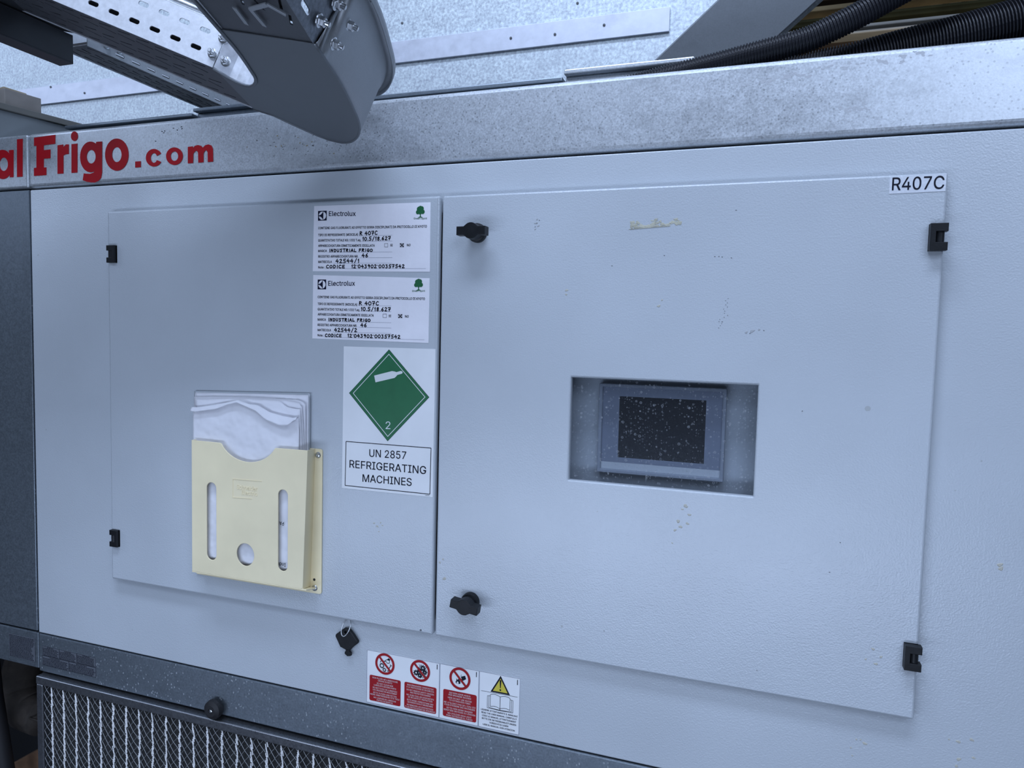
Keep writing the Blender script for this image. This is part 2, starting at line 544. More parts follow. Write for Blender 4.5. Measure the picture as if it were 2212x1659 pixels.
# outlines of the plain sans-serif letters used on the labels: character, advance, loops of x,y points
GLYPHS = """
A480|16,0 201,509 276,509 463,0 395,0 287,302 264,372 232,478 245,478 213,371 191,302 85,0|110,142 110,199 370,199 370,142
B456|60,0 60,509 241,509 289,504 329,491 359,469 381,442 394,410 398,374 395,344 387,320 373,301 356,286 336,275 315,267 315,262 339,257 363,245 385,227 402,203 414,173 418,136 413,100 400,67 377,39 344,18 301,4 247,0|125,57 245,57 296,63 330,80 349,105 355,137 352,161 342,184 327,203 306,218 279,228 248,231 125,231|125,285 238,285 265,288 288,296 308,309 323,326 333,348 336,372 330,403 313,429 283,446 240,452 125,452
C510|267,-7 225,-3 186,7 150,25 119,49 92,79 70,115 53,157 44,203 40,254 44,305 53,352 70,393 92,429 119,459 150,484 186,501 225,512 267,516 305,513 340,504 373,490 402,471 427,447 448,418 463,385 473,348 408,348 401,373 389,395 375,413 357,428 337,440 315,449 292,454 267,456 223,450 184,432 150,403 125,364 109,314 103,254 109,194 125,145 151,105 184,76 223,59 267,53 292,55 315,60 337,69 357,81 375,96 389,114 401,136 408,160 473,160 463,124 448,91 428,62 402,38 373,19 341,5 305,-4
D502|219,0 96,0 96,57 215,57 272,63 318,81 354,110 379,149 394,198 399,255 394,312 379,361 354,399 320,428 275,446 221,452 93,452 93,509 225,509 273,505 315,495 353,478 399,441 433,391 449,351 458,306 462,255 458,205 449,159 433,119 411,83 384,54 351,31 312,14 268,3|125,509 125,0 60,0 60,509
E419|60,0 60,509 372,509 372,452 125,452 125,286 355,286 355,229 125,229 125,57 375,57 375,0
F410|60,0 60,509 369,509 369,452 125,452 125,278 346,278 346,221 125,221 125,0
G520|269,-7 225,-3 185,7 149,25 118,49 91,79 69,116 53,157 43,203 40,254 43,305 53,352 69,393 91,429 117,459 149,484 184,501 223,512 265,516 304,513 340,504 374,489 403,469 429,445 449,416 465,384 474,349 408,349 399,372 387,393 373,411 356,427 337,439 315,448 291,454 265,456 222,450 183,432 150,404 125,364 109,314 103,254 109,194 125,145 151,105 184,76 224,59 269,53 309,57 345,71 374,93 396,123 410,160 415,202 434,199 283,199 283,256 478,256 478,200 471,141 451,91 419,50 377,19 326,0
H517|60,0 60,509 125,509 125,289 392,289 392,509 457,509 457,0 392,0 392,232 125,232 125,0
I300|31,0 31,57 118,57 118,452 31,452 31,509 269,509 269,452 183,452 183,57 269,57 269,0
J396|185,-7 124,3 75,33 52,63 38,100 33,145 33,173 98,173 98,145 104,104 122,74 149,56 185,50 220,56 248,74 266,104 272,145 272,509 336,509 336,145 332,100 318,63 294,33 246,3
K467|104,145 104,216 139,261 174,303 212,344 364,509 448,509 231,276 228,276|60,0 60,509 125,509 125,334 124,225 125,193 125,0|372,0 188,259 228,309 449,0
L393|60,0 60,509 125,509 125,57 361,57 361,0
M628|60,0 60,509 152,509 277,187 287,159 299,123 311,84 322,49 307,49 318,83 330,121 342,158 352,187 476,509 568,509 568,0 504,0 504,291 504,327 505,369 506,413 507,457 513,457 498,409 482,363 467,322 456,291 342,0 286,0 170,291 159,321 145,361 129,408 112,457 119,457 120,416 121,372 122,328 122,291 122,0
N523|60,0 60,509 136,509 343,183 363,151 388,107 414,55 405,54 401,108 399,157 399,195 399,509 463,509 463,0 387,0 202,290 177,331 148,381 108,452 119,454 122,384 124,328 125,291 125,0
O533|267,-7 225,-3 186,7 150,25 119,49 92,79 70,115 53,157 44,203 40,254 44,305 53,352 70,393 92,429 119,459 150,484 186,501 225,512 267,516 309,512 348,501 384,484 415,459 442,429 464,393 480,352 490,305 493,254 490,203 480,157 464,115 442,79 415,49 384,25 348,7 309,-3|267,53 310,59 349,76 383,105 408,144 425,194 430,254 425,314 408,365 383,404 349,433 310,450 267,456 223,450 184,433 151,404 125,364 109,314 103,254 109,194 125,144 151,105 184,76 223,59
P445|60,0 60,509 235,509 289,503 332,487 366,462 390,430 404,391 409,348 404,304 390,265 366,233 332,207 289,191 235,186 109,186 109,242 233,242 269,246 297,256 318,272 333,294 342,319 344,348 342,376 333,402 318,423 297,439 268,449 232,452 125,452 125,0
Q533|245,159 313,159 369,85 384,65 468,-48 401,-48 346,27 331,46|267,-7 225,-3 186,7 150,25 119,49 92,79 70,115 53,157 44,203 40,254 44,305 53,352 70,393 92,429 119,459 150,484 186,501 225,512 267,516 309,512 348,501 384,484 415,459 442,429 464,393 480,352 490,305 493,254 490,203 480,157 464,115 442,79 415,49 384,25 348,7 309,-3|267,53 310,59 349,76 383,105 408,144 425,194 430,254 425,314 408,365 383,404 349,433 310,450 267,456 223,450 184,433 151,404 125,364 109,314 103,254 109,194 125,144 151,105 184,76 223,59
R449|60,0 60,509 236,509 290,504 333,489 367,465 390,433 405,395 409,352 405,309 390,271 367,240 333,217 289,203 236,198 125,198 125,0|125,255 234,255 269,258 298,267 319,281 334,300 342,324 345,352 342,380 334,405 319,425 298,440 269,449 233,452 125,452|353,0 230,229 303,229 428,0
S447|224,-9 172,-4 128,9 91,31 64,60 46,96 38,137 104,137 110,110 123,88 142,71 166,59 194,52 224,49 257,52 286,60 311,74 329,92 341,114 346,139 342,161 332,179 316,193 296,205 245,222 184,239 128,260 86,289 60,326 52,372 58,413 75,448 102,476 138,498 180,511 227,516 275,511 316,498 351,476 377,449 394,415 401,378 337,378 326,412 302,437 267,453 225,459 194,456 167,448 145,435 129,418 118,398 115,376 119,352 131,334 148,319 169,308 212,293 264,279 312,264 336,252 359,238 379,220 395,198 405,171 408,139 403,99 386,64 360,34 323,11 278,-4
T449|32,452 32,509 417,509 417,452 257,452 257,0 193,0 193,452
U517|259,-8 203,-2 154,15 114,43 85,80 66,124 60,173 60,509 124,509 124,178 128,144 141,113 160,87 187,68 220,56 259,52 298,56 331,68 357,87 377,113 389,144 393,178 393,509 457,509 457,173 451,124 433,80 403,43 363,15 315,-2
V480|204,0 16,509 84,509 192,206 215,137 248,31 235,31 267,138 290,206 395,509 463,509 278,0
W686|155,0 16,509 82,509 163,196 175,145 187,94 197,40 189,40 200,94 211,145 224,196 306,509 380,509 462,196 474,145 486,94 497,40 488,40 499,94 510,145 523,196 603,509 670,509 530,0 455,0 368,323 351,391 336,475 350,475 335,395 318,323 230,0
X474|18,0 217,284 217,236 29,509 104,509 178,400 204,361 223,329 243,292 232,292 252,329 272,361 298,400 374,509 446,509 259,239 259,287 456,0 382,0 292,129 268,165 250,195 230,231 244,231 225,196 206,166 182,129 91,0
Y472|203,0 203,208 16,509 91,509 192,344 222,292 250,230 224,230 251,293 280,344 381,509 455,509 268,208 268,0
Z438|42,0 42,46 273,385 306,431 341,476 348,454 285,452 223,452 40,452 40,509 397,509 397,462 169,129 134,81 97,33 90,54 152,57 214,57 399,57 399,0
0453|227,-7 174,1 130,24 95,62 69,113 57,155 50,202 48,254 50,306 57,353 69,395 95,447 130,484 174,508 227,516 279,508 323,484 358,447 384,395 396,353 403,306 405,254 403,202 396,155 384,113 359,62 323,24 279,1|227,50 261,56 290,74 313,103 330,144 340,194 344,254 340,314 330,365 313,405 290,435 261,453 227,460 192,453 163,435 140,405 123,365 113,314 109,254 113,194 123,144 140,103 163,74 192,56
1453|76,0 76,55 391,55 391,0|276,509 276,0 212,0 212,448 209,448 86,358 86,427 198,509
2453|64,0 64,47 234,229 282,282 299,305 311,327 318,348 320,371 317,397 308,419 293,436 273,449 250,457 224,460 196,457 172,447 153,433 139,413 130,390 127,362 66,362 71,405 86,442 111,473 143,496 182,511 225,516 268,511 306,497 337,474 361,445 376,411 381,372 378,345 371,318 357,290 336,259 267,180 153,60 153,57 389,57 389,0
3453|218,-7 173,-3 133,10 98,30 70,57 52,91 44,132 109,132 115,107 126,87 144,71 165,59 191,52 219,50 248,53 275,61 297,74 315,93 325,116 329,145 326,172 316,196 299,217 275,234 242,244 201,248 157,248 157,299 288,448 288,452 70,452 70,509 372,509 372,461 211,278 211,289 264,288 308,276 344,253 371,222 387,186 393,145 387,103 370,66 344,36 309,12 266,-2
4453|40,105 40,158 247,509 311,509 109,166 109,163 413,163 413,105|282,0 282,121 282,146 282,318 343,318 343,0
5453|221,-7 178,-2 140,11 108,32 83,60 66,93 60,130 122,130 127,108 138,89 154,73 173,60 196,52 221,50 250,53 276,64 298,82 314,104 324,131 328,162 324,193 314,221 297,244 275,262 248,273 218,277 192,275 167,268 145,258 128,246 67,253 96,509 366,509 366,452 151,452 134,301 136,301 155,315 178,325 203,331 229,334 263,330 294,321 321,306 345,285 364,260 379,231 388,199 391,163 385,117 369,76 343,41 309,15 268,-1
6453|226,-7 182,-1 142,15 109,40 84,74 69,115 64,162 68,199 80,239 102,285 137,340 252,509 322,509 151,261 145,261 154,275 165,288 179,299 196,307 214,312 235,314 278,309 316,295 346,271 370,240 384,201 389,157 384,112 368,73 343,39 310,14 271,-2|226,48 254,52 279,63 299,79 314,101 324,128 327,157 324,187 314,213 299,235 279,251 254,262 226,265 198,262 174,252 153,235 138,214 128,188 125,158 128,128 138,102 153,79 174,63 198,52
7453|97,0 323,448 323,452 62,452 62,509 391,509 391,449 165,0
8453|226,-7 178,-2 136,11 101,33 74,62 57,96 52,135 55,166 65,195 81,220 101,241 125,256 153,265 153,267 119,282 93,308 76,342 70,380 75,417 90,450 114,477 146,498 184,511 226,516 269,511 306,498 337,477 361,450 377,417 382,380 376,342 359,308 333,282 300,267 300,265 327,256 351,241 372,220 387,195 397,166 401,135 395,96 378,62 352,33 317,11 275,-2|226,49 258,52 285,60 307,74 323,91 333,113 337,139 333,165 322,189 305,208 283,223 256,232 226,235 196,232 169,223 147,208 130,189 119,165 115,139 119,113 129,91 145,74 167,60 195,52|226,290 252,292 274,300 293,313 307,330 316,351 319,376 316,399 308,420 294,437 275,449 252,457 226,460 200,457 177,449 159,437 145,420 136,399 133,376 136,351 145,330 159,313 178,300 201,292
9453|226,516 271,510 310,494 343,468 368,434 384,393 389,347 385,309 373,270 350,224 315,168 200,0 130,0 301,248 307,248 299,234 287,221 273,210 257,202 238,196 218,195 175,199 137,214 106,237 83,269 68,307 64,352 69,397 85,436 110,469 143,494 182,510|226,460 199,457 174,446 154,429 138,407 129,381 125,352 129,322 138,295 154,274 174,257 199,247 226,243 254,247 279,257 299,273 314,295 324,321 327,350 324,381 314,407 299,429 279,446 254,457
(273|89,207 92,264 101,324 109,364 119,403 132,441 153,494 177,539 236,539 212,485 191,428 174,370 161,313 154,258 151,207 154,161 160,115 172,67 188,16 202,-19 218,-57 236,-96 177,-96 150,-46 128,4 111,55 99,106 92,156
)273|37,-96 56,-56 72,-18 86,18 102,69 113,116 120,162 122,207 119,258 112,313 99,370 82,428 62,485 37,539 97,539 121,494 142,441 154,403 164,364 173,323 181,264 184,207 182,156 174,104 161,53 144,3 123,-47 97,-96
/249|235,533 71,-76 14,-76 178,533
.188|95,-4 78,-1 63,9 53,24 50,41 53,59 63,73 78,83 95,87 113,83 128,73 138,59 141,41 138,24 128,9 113,-1
:188|95,-4 78,-1 63,9 53,24 50,41 53,59 63,73 78,83 95,87 113,83 128,73 138,59 141,41 138,24 128,9 113,-1|95,271 78,274 63,284 53,299 50,316 53,334 63,349 78,359 95,362 113,359 128,349 138,334 141,316 138,299 128,284 113,274
'206|78,318 70,509 136,509 128,318
É419|60,0 60,509 372,509 372,452 125,452 125,286 355,286 355,229 125,229 125,57 375,57 375,0|191,558 239,659 307,659 241,558
Ö533|267,-7 225,-3 186,7 150,25 119,49 92,79 70,115 53,157 44,203 40,254 44,305 53,352 70,393 92,429 119,459 150,484 186,501 225,512 267,516 309,512 348,501 384,484 415,459 442,429 464,393 480,352 490,305 493,254 490,203 480,157 464,115 442,79 415,49 384,25 348,7 309,-3|267,53 310,59 349,76 383,105 408,144 425,194 430,254 425,314 408,365 383,404 349,433 310,450 267,456 223,450 184,433 151,404 125,364 109,314 103,254 109,194 125,144 151,105 184,76 223,59|339,572 323,575 310,584 301,597 298,612 301,628 310,641 323,650 339,653 355,650 368,641 376,628 379,612 376,597 368,584 355,575|195,572 180,575 167,584 158,597 155,612 158,628 167,641 180,650 195,653 211,650 224,641 233,628 236,612 233,597 224,584 211,575
d424|195,-8 151,-2 111,16 79,45 55,84 39,133 34,189 39,245 55,293 79,332 112,361 151,378 196,384 228,381 253,373 272,360 287,346 306,319 311,319 311,509 372,509 372,0 313,0 313,59 307,59 287,31 272,17 252,4 227,-5|205,47 236,51 263,65 284,86 299,115 309,150 312,189 309,229 300,263 284,291 263,312 237,325 205,330 172,325 145,311 124,290 108,261 99,227 96,189 99,151 109,117 124,88 145,66 172,51
n410|114,227 114,0 53,0 53,379 112,379 112,287 102,287 124,332 152,362 187,379 227,384 264,380 295,369 321,349 341,321 353,285 357,240 357,0 296,0 296,235 290,275 273,304 246,323 210,329 184,326 161,317 141,303 126,283 117,257
u410|182,-5 146,-1 115,11 89,31 69,59 57,95 53,139 53,379 114,379 114,144 119,105 137,75 164,56 200,50 226,53 249,62 268,77 283,97 293,122 296,153 296,379 357,379 357,0 298,0 298,92 307,92 286,47 257,17 222,0
e404|212,-8 161,-2 117,16 82,46 56,85 40,132 34,187 39,242 55,290 81,329 115,359 157,378 205,384 236,382 266,374 294,361 319,341 341,315 357,282 368,242 371,194 371,169 75,169 75,221 338,221 310,202 307,237 298,269 283,294 263,314 237,326 205,330 173,326 146,313 125,294 109,270 99,241 96,211 96,178 100,139 110,106 128,80 151,61 179,50 212,46 234,48 254,53 271,61 285,73 297,88 306,105 365,91 353,63 335,39 311,19 283,4 249,-5
c396|207,-8 159,-2 117,16 82,46 56,85 40,133 34,187 40,243 56,291 82,330 117,360 159,378 207,384 234,383 260,377 284,368 305,356 324,341 340,322 353,301 362,277 303,262 290,289 270,311 242,325 207,330 173,325 145,310 124,287 108,258 99,224 96,187 99,151 108,117 124,89 145,66 173,51 207,46 243,52 271,66 292,89 304,117 363,102 354,78 341,56 325,37 306,21 285,9 261,-1 235,-6
t227|204,379 204,327 6,327 6,379|65,471 126,471 126,98 128,76 136,61 150,53 170,50 185,51 202,54 213,2 192,-3 168,-4 125,2 92,21 72,52 65,93
r259|53,0 53,379 112,379 112,321 115,321 130,347 152,367 181,380 213,385 229,384 243,384 243,322 230,324 207,326 182,323 159,315 140,301 126,284 117,262 114,237 114,0
o415|207,-8 159,-2 117,16 82,46 56,85 40,133 34,187 40,243 56,291 82,330 117,360 159,378 207,384 256,378 299,360 333,330 359,291 376,243 381,187 376,133 359,85 333,46 299,16 256,-2|207,46 242,51 270,66 292,89 307,117 316,151 319,187 316,224 307,258 292,287 270,310 242,325 207,330 173,325 145,310 124,287 108,258 99,224 96,187 99,151 108,117 124,89 145,66 173,51
l189|139,-2 101,3 74,20 58,47 53,84 53,509 114,509 114,99 115,77 120,62 130,54 146,52 160,53 170,54 181,3 162,-1
x379|21,0 171,218 171,171 29,379 100,379 147,306 179,253 207,206 175,206 202,253 233,306 282,379 352,379 209,169 209,214 358,0 287,0 231,85 200,136 173,182 205,182 178,136 148,85 91,0
h410|114,227 114,0 53,0 53,509 114,509 114,287 102,287 124,332 152,362 187,379 227,384 264,380 295,369 321,349 341,321 353,285 357,240 357,0 296,0 296,235 290,275 273,304 246,323 210,329 184,326 161,317 141,303 126,283 117,257
p424|53,-143 53,379 112,379 112,319 118,319 137,346 152,360 171,373 197,381 229,384 274,378 313,361 345,332 370,293 385,245 390,189 385,133 370,84 346,45 313,16 274,-2 229,-8 198,-5 173,4 153,17 138,31 118,59 114,59 114,-143|220,47 253,51 279,66 301,88 316,117 325,151 328,189 325,227 316,261 301,290 280,311 253,325 220,330 188,325 161,312 140,291 125,263 116,229 113,189 116,150 125,115 140,86 162,65 188,51
i167|53,0 53,379 114,379 114,0|84,443 67,446 54,455 44,468 41,483 44,499 54,512 67,521 84,524 100,521 114,512 123,499 126,483 123,468 114,455 100,446
q424|372,-143 311,-143 311,59 306,59 287,31 272,17 252,4 227,-5 195,-8 151,-2 111,16 79,45 55,84 39,133 34,189 39,245 55,293 79,332 112,361 151,378 196,384 228,381 253,373 272,360 287,346 307,319 313,319 313,379 372,379|205,47 236,51 263,65 284,86 299,115 309,150 312,189 309,229 300,263 284,291 263,312 237,325 205,330 172,325 145,311 124,290 108,261 99,227 96,189 99,151 109,117 124,88 145,66 172,51
g425|207,-151 168,-148 134,-140 105,-127 82,-110 64,-91 51,-69 101,-41 122,-66 136,-78 154,-88 178,-95 207,-97 249,-92 282,-75 304,-47 311,-6 311,68 306,68 287,41 272,28 252,16 227,8 195,5 152,10 113,27 80,53 55,90 39,136 34,191 39,246 55,293 80,332 112,361 152,378 196,384 228,382 253,373 273,360 288,346 308,319 313,319 313,379 372,379 372,-9 367,-54 350,-90 324,-117 291,-136 251,-147|205,59 237,63 264,75 285,95 300,121 309,154 312,193 309,231 300,264 285,291 264,312 237,325 205,330 172,325 145,312 124,290 109,262 99,229 96,193 99,155 109,123 124,96 145,76 172,63
"""
GL = {}
for _l in GLYPHS.strip().split('\n'):
    _p = _l[1:].split('|')
    GL[_l[0]] = (int(_p[0]) / 1000, [[tuple(int(q) / 1000 for q in pt.split(',')) for pt in lp.split()] for lp in _p[1:]])
CAP = 0.509
_tc = {}
_gc = {}


def _area(lp):
    return sum(a[0] * b[1] - b[0] * a[1] for a, b in zip(lp, lp[1:] + lp[:1])) / 2


def _inside(p, lp):
    r = False
    for a, b in zip(lp, lp[1:] + lp[:1]):
        if (a[1] > p[1]) != (b[1] > p[1]) and p[0] < (b[0] - a[0]) * (p[1] - a[1]) / (b[1] - a[1]) + a[0]:
            r = not r
    return r


def glyph(ch):
    """filled mesh data of one letter: every outer outline is filled by itself with the holes that lie in it"""
    if ch not in _gc:
        adv, loops = GL[ch]
        clean = []
        for lp in loops:
            q = [p for i, p in enumerate(lp) if p != lp[i - 1]]
            clean.append(q)
        big = max(clean, key=lambda l: abs(_area(l)))
        sg = _area(big) > 0
        outs = [l for l in clean if (_area(l) > 0) == sg]
        holes = [l for l in clean if (_area(l) > 0) != sg]
        vs = []; fs = []
        for o in outs:
            me = curve_mesh([o] + [hl for hl in holes if _inside(hl[0], o)])
            k = len(vs)
            vs += [(v.co.x, v.co.y, len(fs) and .00003) for v in me.vertices]
            fs += [[i + k for i in p.vertices] for p in me.polygons]
            bpy.data.meshes.remove(me)
        _gc[ch] = (adv, vs, fs)
    return _gc[ch]


def text_mesh(s):
    """flat line of text in font units (vertices, faces) with its left and right limits"""
    if s in _tc:
        return _tc[s]
    x = 0.0
    V = []; F = []
    for ch in s:
        if ch == ' ':
            x += 0.20
            continue
        if ch not in GL:
            ch = ch.upper()
        adv, vs, fs = glyph(ch)
        k = len(V)
        V += [(a + x, b, c) for a, b, c in vs]
        F += [[i + k for i in f] for f in fs]
        x += adv
    _tc[s] = ((V, F), min(v[0] for v in V), max(v[0] for v in V))
    return _tc[s]


def put_text(mb, s, L, Rr, cap, mi=0, bold=0.0, flip=False, lift=0.0):
    """text from world point L (left end of base line) to Rr (right end) with a capital height; plane faces -y"""
    (V, F), x0, x1 = text_mesh(s)
    L = Vector(L); Rr = Vector(Rr)
    d = Rr - L
    sx = 1.0 / (x1 - x0)
    up = Vector((-d.z, 0, d.x)).normalized()
    up = Vector((0, 0, 1)) * (1 if not flip else -1)
    sz = cap / CAP
    vs = []
    for a, b, c in V:
        vs.append(L + d * ((a - x0) * sx) + up * (b * sz) + Vector((0, -lift - c, 0)))
    fs = F
    mb.add(vs, fs, mi)
    if bold:      # heavier strokes: a second strike beside the first
        for k in (1, 2):
            mb.add([q + up * (sz * bold * (k - 1) * 1.2) + d.normalized() * (sz * bold * 1.6) + Vector((0, -.00001 * k, 0)) for q in vs], fs, mi)


def ptext(mb, s, a, b, capx, y, mi=0, bold=0.0, flip=False):
    """text between two photograph pixels of the plane y"""
    L = at(a[0], a[1], y); Rr = at(b[0], b[1], y)
    T = at(a[0], a[1] - capx, y)
    put_text(mb, s, L, Rr, abs(T.z - L.z), mi, bold, flip)


# single-stroke capitals and figures for felt-pen handwriting (0..1 box)
ST = {
    'R': [[(.1, 0), (.15, 1), (.6, .95), (.7, .72), (.15, .5)], [(.3, .5), (.75, 0)]],
    '4': [[(.5, 1), (.05, .38), (.8, .42)], [(.62, .7), (.55, 0)]],
    '0': [[(.45, 1), (.1, .75), (.1, .25), (.4, 0), (.75, .25), (.78, .7), (.45, 1)]],
    'O': [[(.45, .95), (.1, .7), (.1, .25), (.4, .02), (.8, .25), (.82, .7), (.45, .95)]],
    '7': [[(.05, .95), (.75, 1), (.35, 0)], [(.2, .5), (.7, .52)]],
    'C': [[(.8, .85), (.45, 1), (.1, .6), (.15, .15), (.5, 0), (.8, .12)]],
    '1': [[(.2, .7), (.5, 1), (.42, 0)]],
    '.': [[(.3, .0), (.38, .06)]],
    "'": [[(.3, .85), (.38, .78)]],
    '5': [[(.8, 1), (.25, .98), (.2, .55), (.65, .55), (.7, .15), (.4, 0), (.1, .08)]],
    '/': [[(.75, 1.1), (.15, -.1)]],
    '8': [[(.7, .9), (.3, .95), (.2, .7), (.7, .35), (.6, .03), (.2, .08), (.25, .4), (.7, .75), (.7, .9)]],
    '6': [[(.65, 1), (.2, .55), (.15, .15), (.5, 0), (.75, .25), (.5, .5), (.18, .38)]],
    '2': [[(.12, .8), (.45, 1), (.7, .75), (.1, .02), (.8, .05)]],
    '3': [[(.15, .95), (.65, .95), (.4, .58), (.72, .3), (.45, 0), (.1, .1)]],
    '9': [[(.7, .85), (.35, 1), (.15, .75), (.4, .52), (.7, .75), (.72, .6), (.5, 0)]],
    'I': [[(.42, 1), (.38, 0)]],
    'N': [[(.1, 0), (.18, 1), (.65, .05), (.75, 1)]],
    'D': [[(.15, 0), (.2, 1), (.65, .85), (.78, .4), (.5, .03), (.15, 0)]],
    'U': [[(.12, 1), (.12, .2), (.4, 0), (.68, .2), (.75, 1)]],
    'S': [[(.75, .9), (.35, 1), (.18, .75), (.65, .35), (.5, .02), (.1, .08)]],
    'T': [[(.05, .95), (.85, 1)], [(.47, .97), (.42, 0)]],
    'A': [[(.05, 0), (.45, 1), (.8, 0)], [(.2, .35), (.68, .38)]],
    'L': [[(.2, 1), (.15, .05), (.75, .08)]],
    'F': [[(.15, 0), (.2, 1), (.75, .98)], [(.2, .52), (.65, .54)]],
    'G': [[(.78, .85), (.4, 1), (.1, .5), (.4, 0), (.78, .2), (.76, .45), (.5, .45)]],
    'E': [[(.75, .98), (.18, .95), (.14, .03), (.75, .05)], [(.17, .5), (.65, .52)]],
}


def stroke_text(mb, s, a, b, capx, y, mi=0, wpx=1.7):
    L = at(a[0], a[1], y); Rr = at(b[0], b[1], y)
    cap = abs(at(a[0], a[1] - capx, y).z - L.z)
    w = (at(a[0] + wpx, a[1], y) - L).length / 2
    adv = [0.42 if ch in ".'" else (0.55 if ch in 'I1 ' else 0.95) for ch in s]
    tot = sum(adv)
    d = (Rr - L) / tot
    x = 0.0
    for ch, ad in zip(s, adv):
        if ch != ' ':
            k = ad / 0.95 if ad < 0.9 else 1.0
            for st in ST[ch]:
                pts = []
                dz = random.uniform(-.04, .04)
                for (px, pz) in st:
                    q = L + d * (x + px * (ad if ad < .9 else .9)) + Vector((0, 0, (pz + dz) * cap))
                    pts.append(q)
                for i, p in enumerate(pts):
                    mb.add([p + Vector((w * math.cos(t * math.pi / 4), 0, w * math.sin(t * math.pi / 4))) for t in range(8)], [list(range(8))], mi)
                    if i:
                        e = p - pts[i - 1]
                        if e.length > 1e-7:
                            nrm = Vector((-e.z, 0, e.x)).normalized() * w
                            mb.add([pts[i - 1] + nrm, pts[i - 1] - nrm, p - nrm, p + nrm], [[0, 1, 2, 3]], mi)
        x += ad


def flat(mb, loops, y, mi=0, th=0.0):
    mb.mesh(curve_mesh(loops, th, 0.0, front(y)), mi)


def seg2(mb, p, q, w, mi=0):
    """thin flat bar between two points of one y-plane"""
    p = Vector(p); q = Vector(q); e = (q - p)
    n = Vector((-e.z, 0, e.x)).normalized() * (w / 2)
    mb.add([p + n, p - n, q - n, q + n], [[0, 1, 2, 3]], mi)


def poly_line(mb, pts, w, mi=0, closed=False):
    n = len(pts)
    for i in range(n if closed else n - 1):
        seg2(mb, pts[i], pts[(i + 1) % n], w, mi)


def copy_tree(o, parent=None):
    c = o.copy()
    COL.objects.link(c)
    c.parent = parent
    for ch in o.children:
        copy_tree(ch, c)
    return c


DY = -0.014      # plane of the door fronts
# ------------------------------------------------------------------ the hall round the machine
mb = MB(); mb.box((-6, -5, -1.66), (6, 9, -1.60))
tag(mb.build('floor', M['concrete']), kind='structure')
mb = MB(); mb.box((-6, 8.0, -1.60), (6, 8.1, 5.0))
tag(mb.build('wall_back', M['hall']), kind='structure')

# ------------------------------------------------------------------ refrigeration unit
UX0, UX1 = -0.8795, 1.15
PZ0, PZ1 = -0.4808, 0.3905
unit = thing('refrigeration_unit', 'grey refrigeration cabinet with two flush doors between galvanised rails', 'refrigeration unit', (0.1, 0.3, -1.6))
WX0, WX1, WZ0, WZ1 = 0.2075, 0.4605, -0.0728, 0.0755
# front panel: one sheet with two door openings
opening = rrect(-0.640, -0.318, 0.640, 0.318, 0.01)
me = curve_mesh([rrect(-0.8765, PZ0, UX1, PZ1, 0.002), opening], 0.020, 0.0018, front(0.0))
part('front_panel', me, M['powder'], unit)
# closed body behind the panel
mb = MB()
mb.box((-0.87, 0.12, -0.55), (UX1, 0.125, 0.48))
part('inner_wall', mb.get(), M['dark'], unit)
# top rail, two lengths meeting at a seam
mb = MB(); mb.box((UX0, -0.001, 0.3945), (UX1, 0.075, 0.4965), bev=0.007, seg=4)
rail = mb.build('top_rail', M['galv'], unit)
mb = MB(); mb.box((-1.35, -0.001, 0.3950), (UX0 - 0.0016, 0.075, 0.4955), bev=0.004, seg=3)
rail_l = mb.build('top_rail', M['galv'], unit)
# return lips of the roof sheet seen over the rail
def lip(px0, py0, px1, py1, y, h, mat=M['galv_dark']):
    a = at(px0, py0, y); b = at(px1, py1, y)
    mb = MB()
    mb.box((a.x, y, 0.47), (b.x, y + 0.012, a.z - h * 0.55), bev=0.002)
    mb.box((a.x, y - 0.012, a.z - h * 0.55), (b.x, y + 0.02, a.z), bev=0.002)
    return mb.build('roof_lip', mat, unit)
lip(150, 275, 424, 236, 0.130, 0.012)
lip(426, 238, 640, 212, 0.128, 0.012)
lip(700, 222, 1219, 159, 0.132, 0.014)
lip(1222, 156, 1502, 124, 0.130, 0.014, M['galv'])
# corner post and bottom rails
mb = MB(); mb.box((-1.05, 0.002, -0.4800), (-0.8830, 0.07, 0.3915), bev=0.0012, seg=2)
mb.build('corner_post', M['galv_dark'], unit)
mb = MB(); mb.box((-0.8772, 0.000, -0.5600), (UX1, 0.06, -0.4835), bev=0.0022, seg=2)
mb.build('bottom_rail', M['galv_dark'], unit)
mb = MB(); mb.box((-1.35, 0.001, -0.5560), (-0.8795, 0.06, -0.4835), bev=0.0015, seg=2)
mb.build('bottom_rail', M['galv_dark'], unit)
mb = MB(); mb.box((-1.35, 0.045, -0.575), (UX1, 0.50, -0.562), bev=0.002)
mb.build('floor_tray', M['dark_steel'], unit)


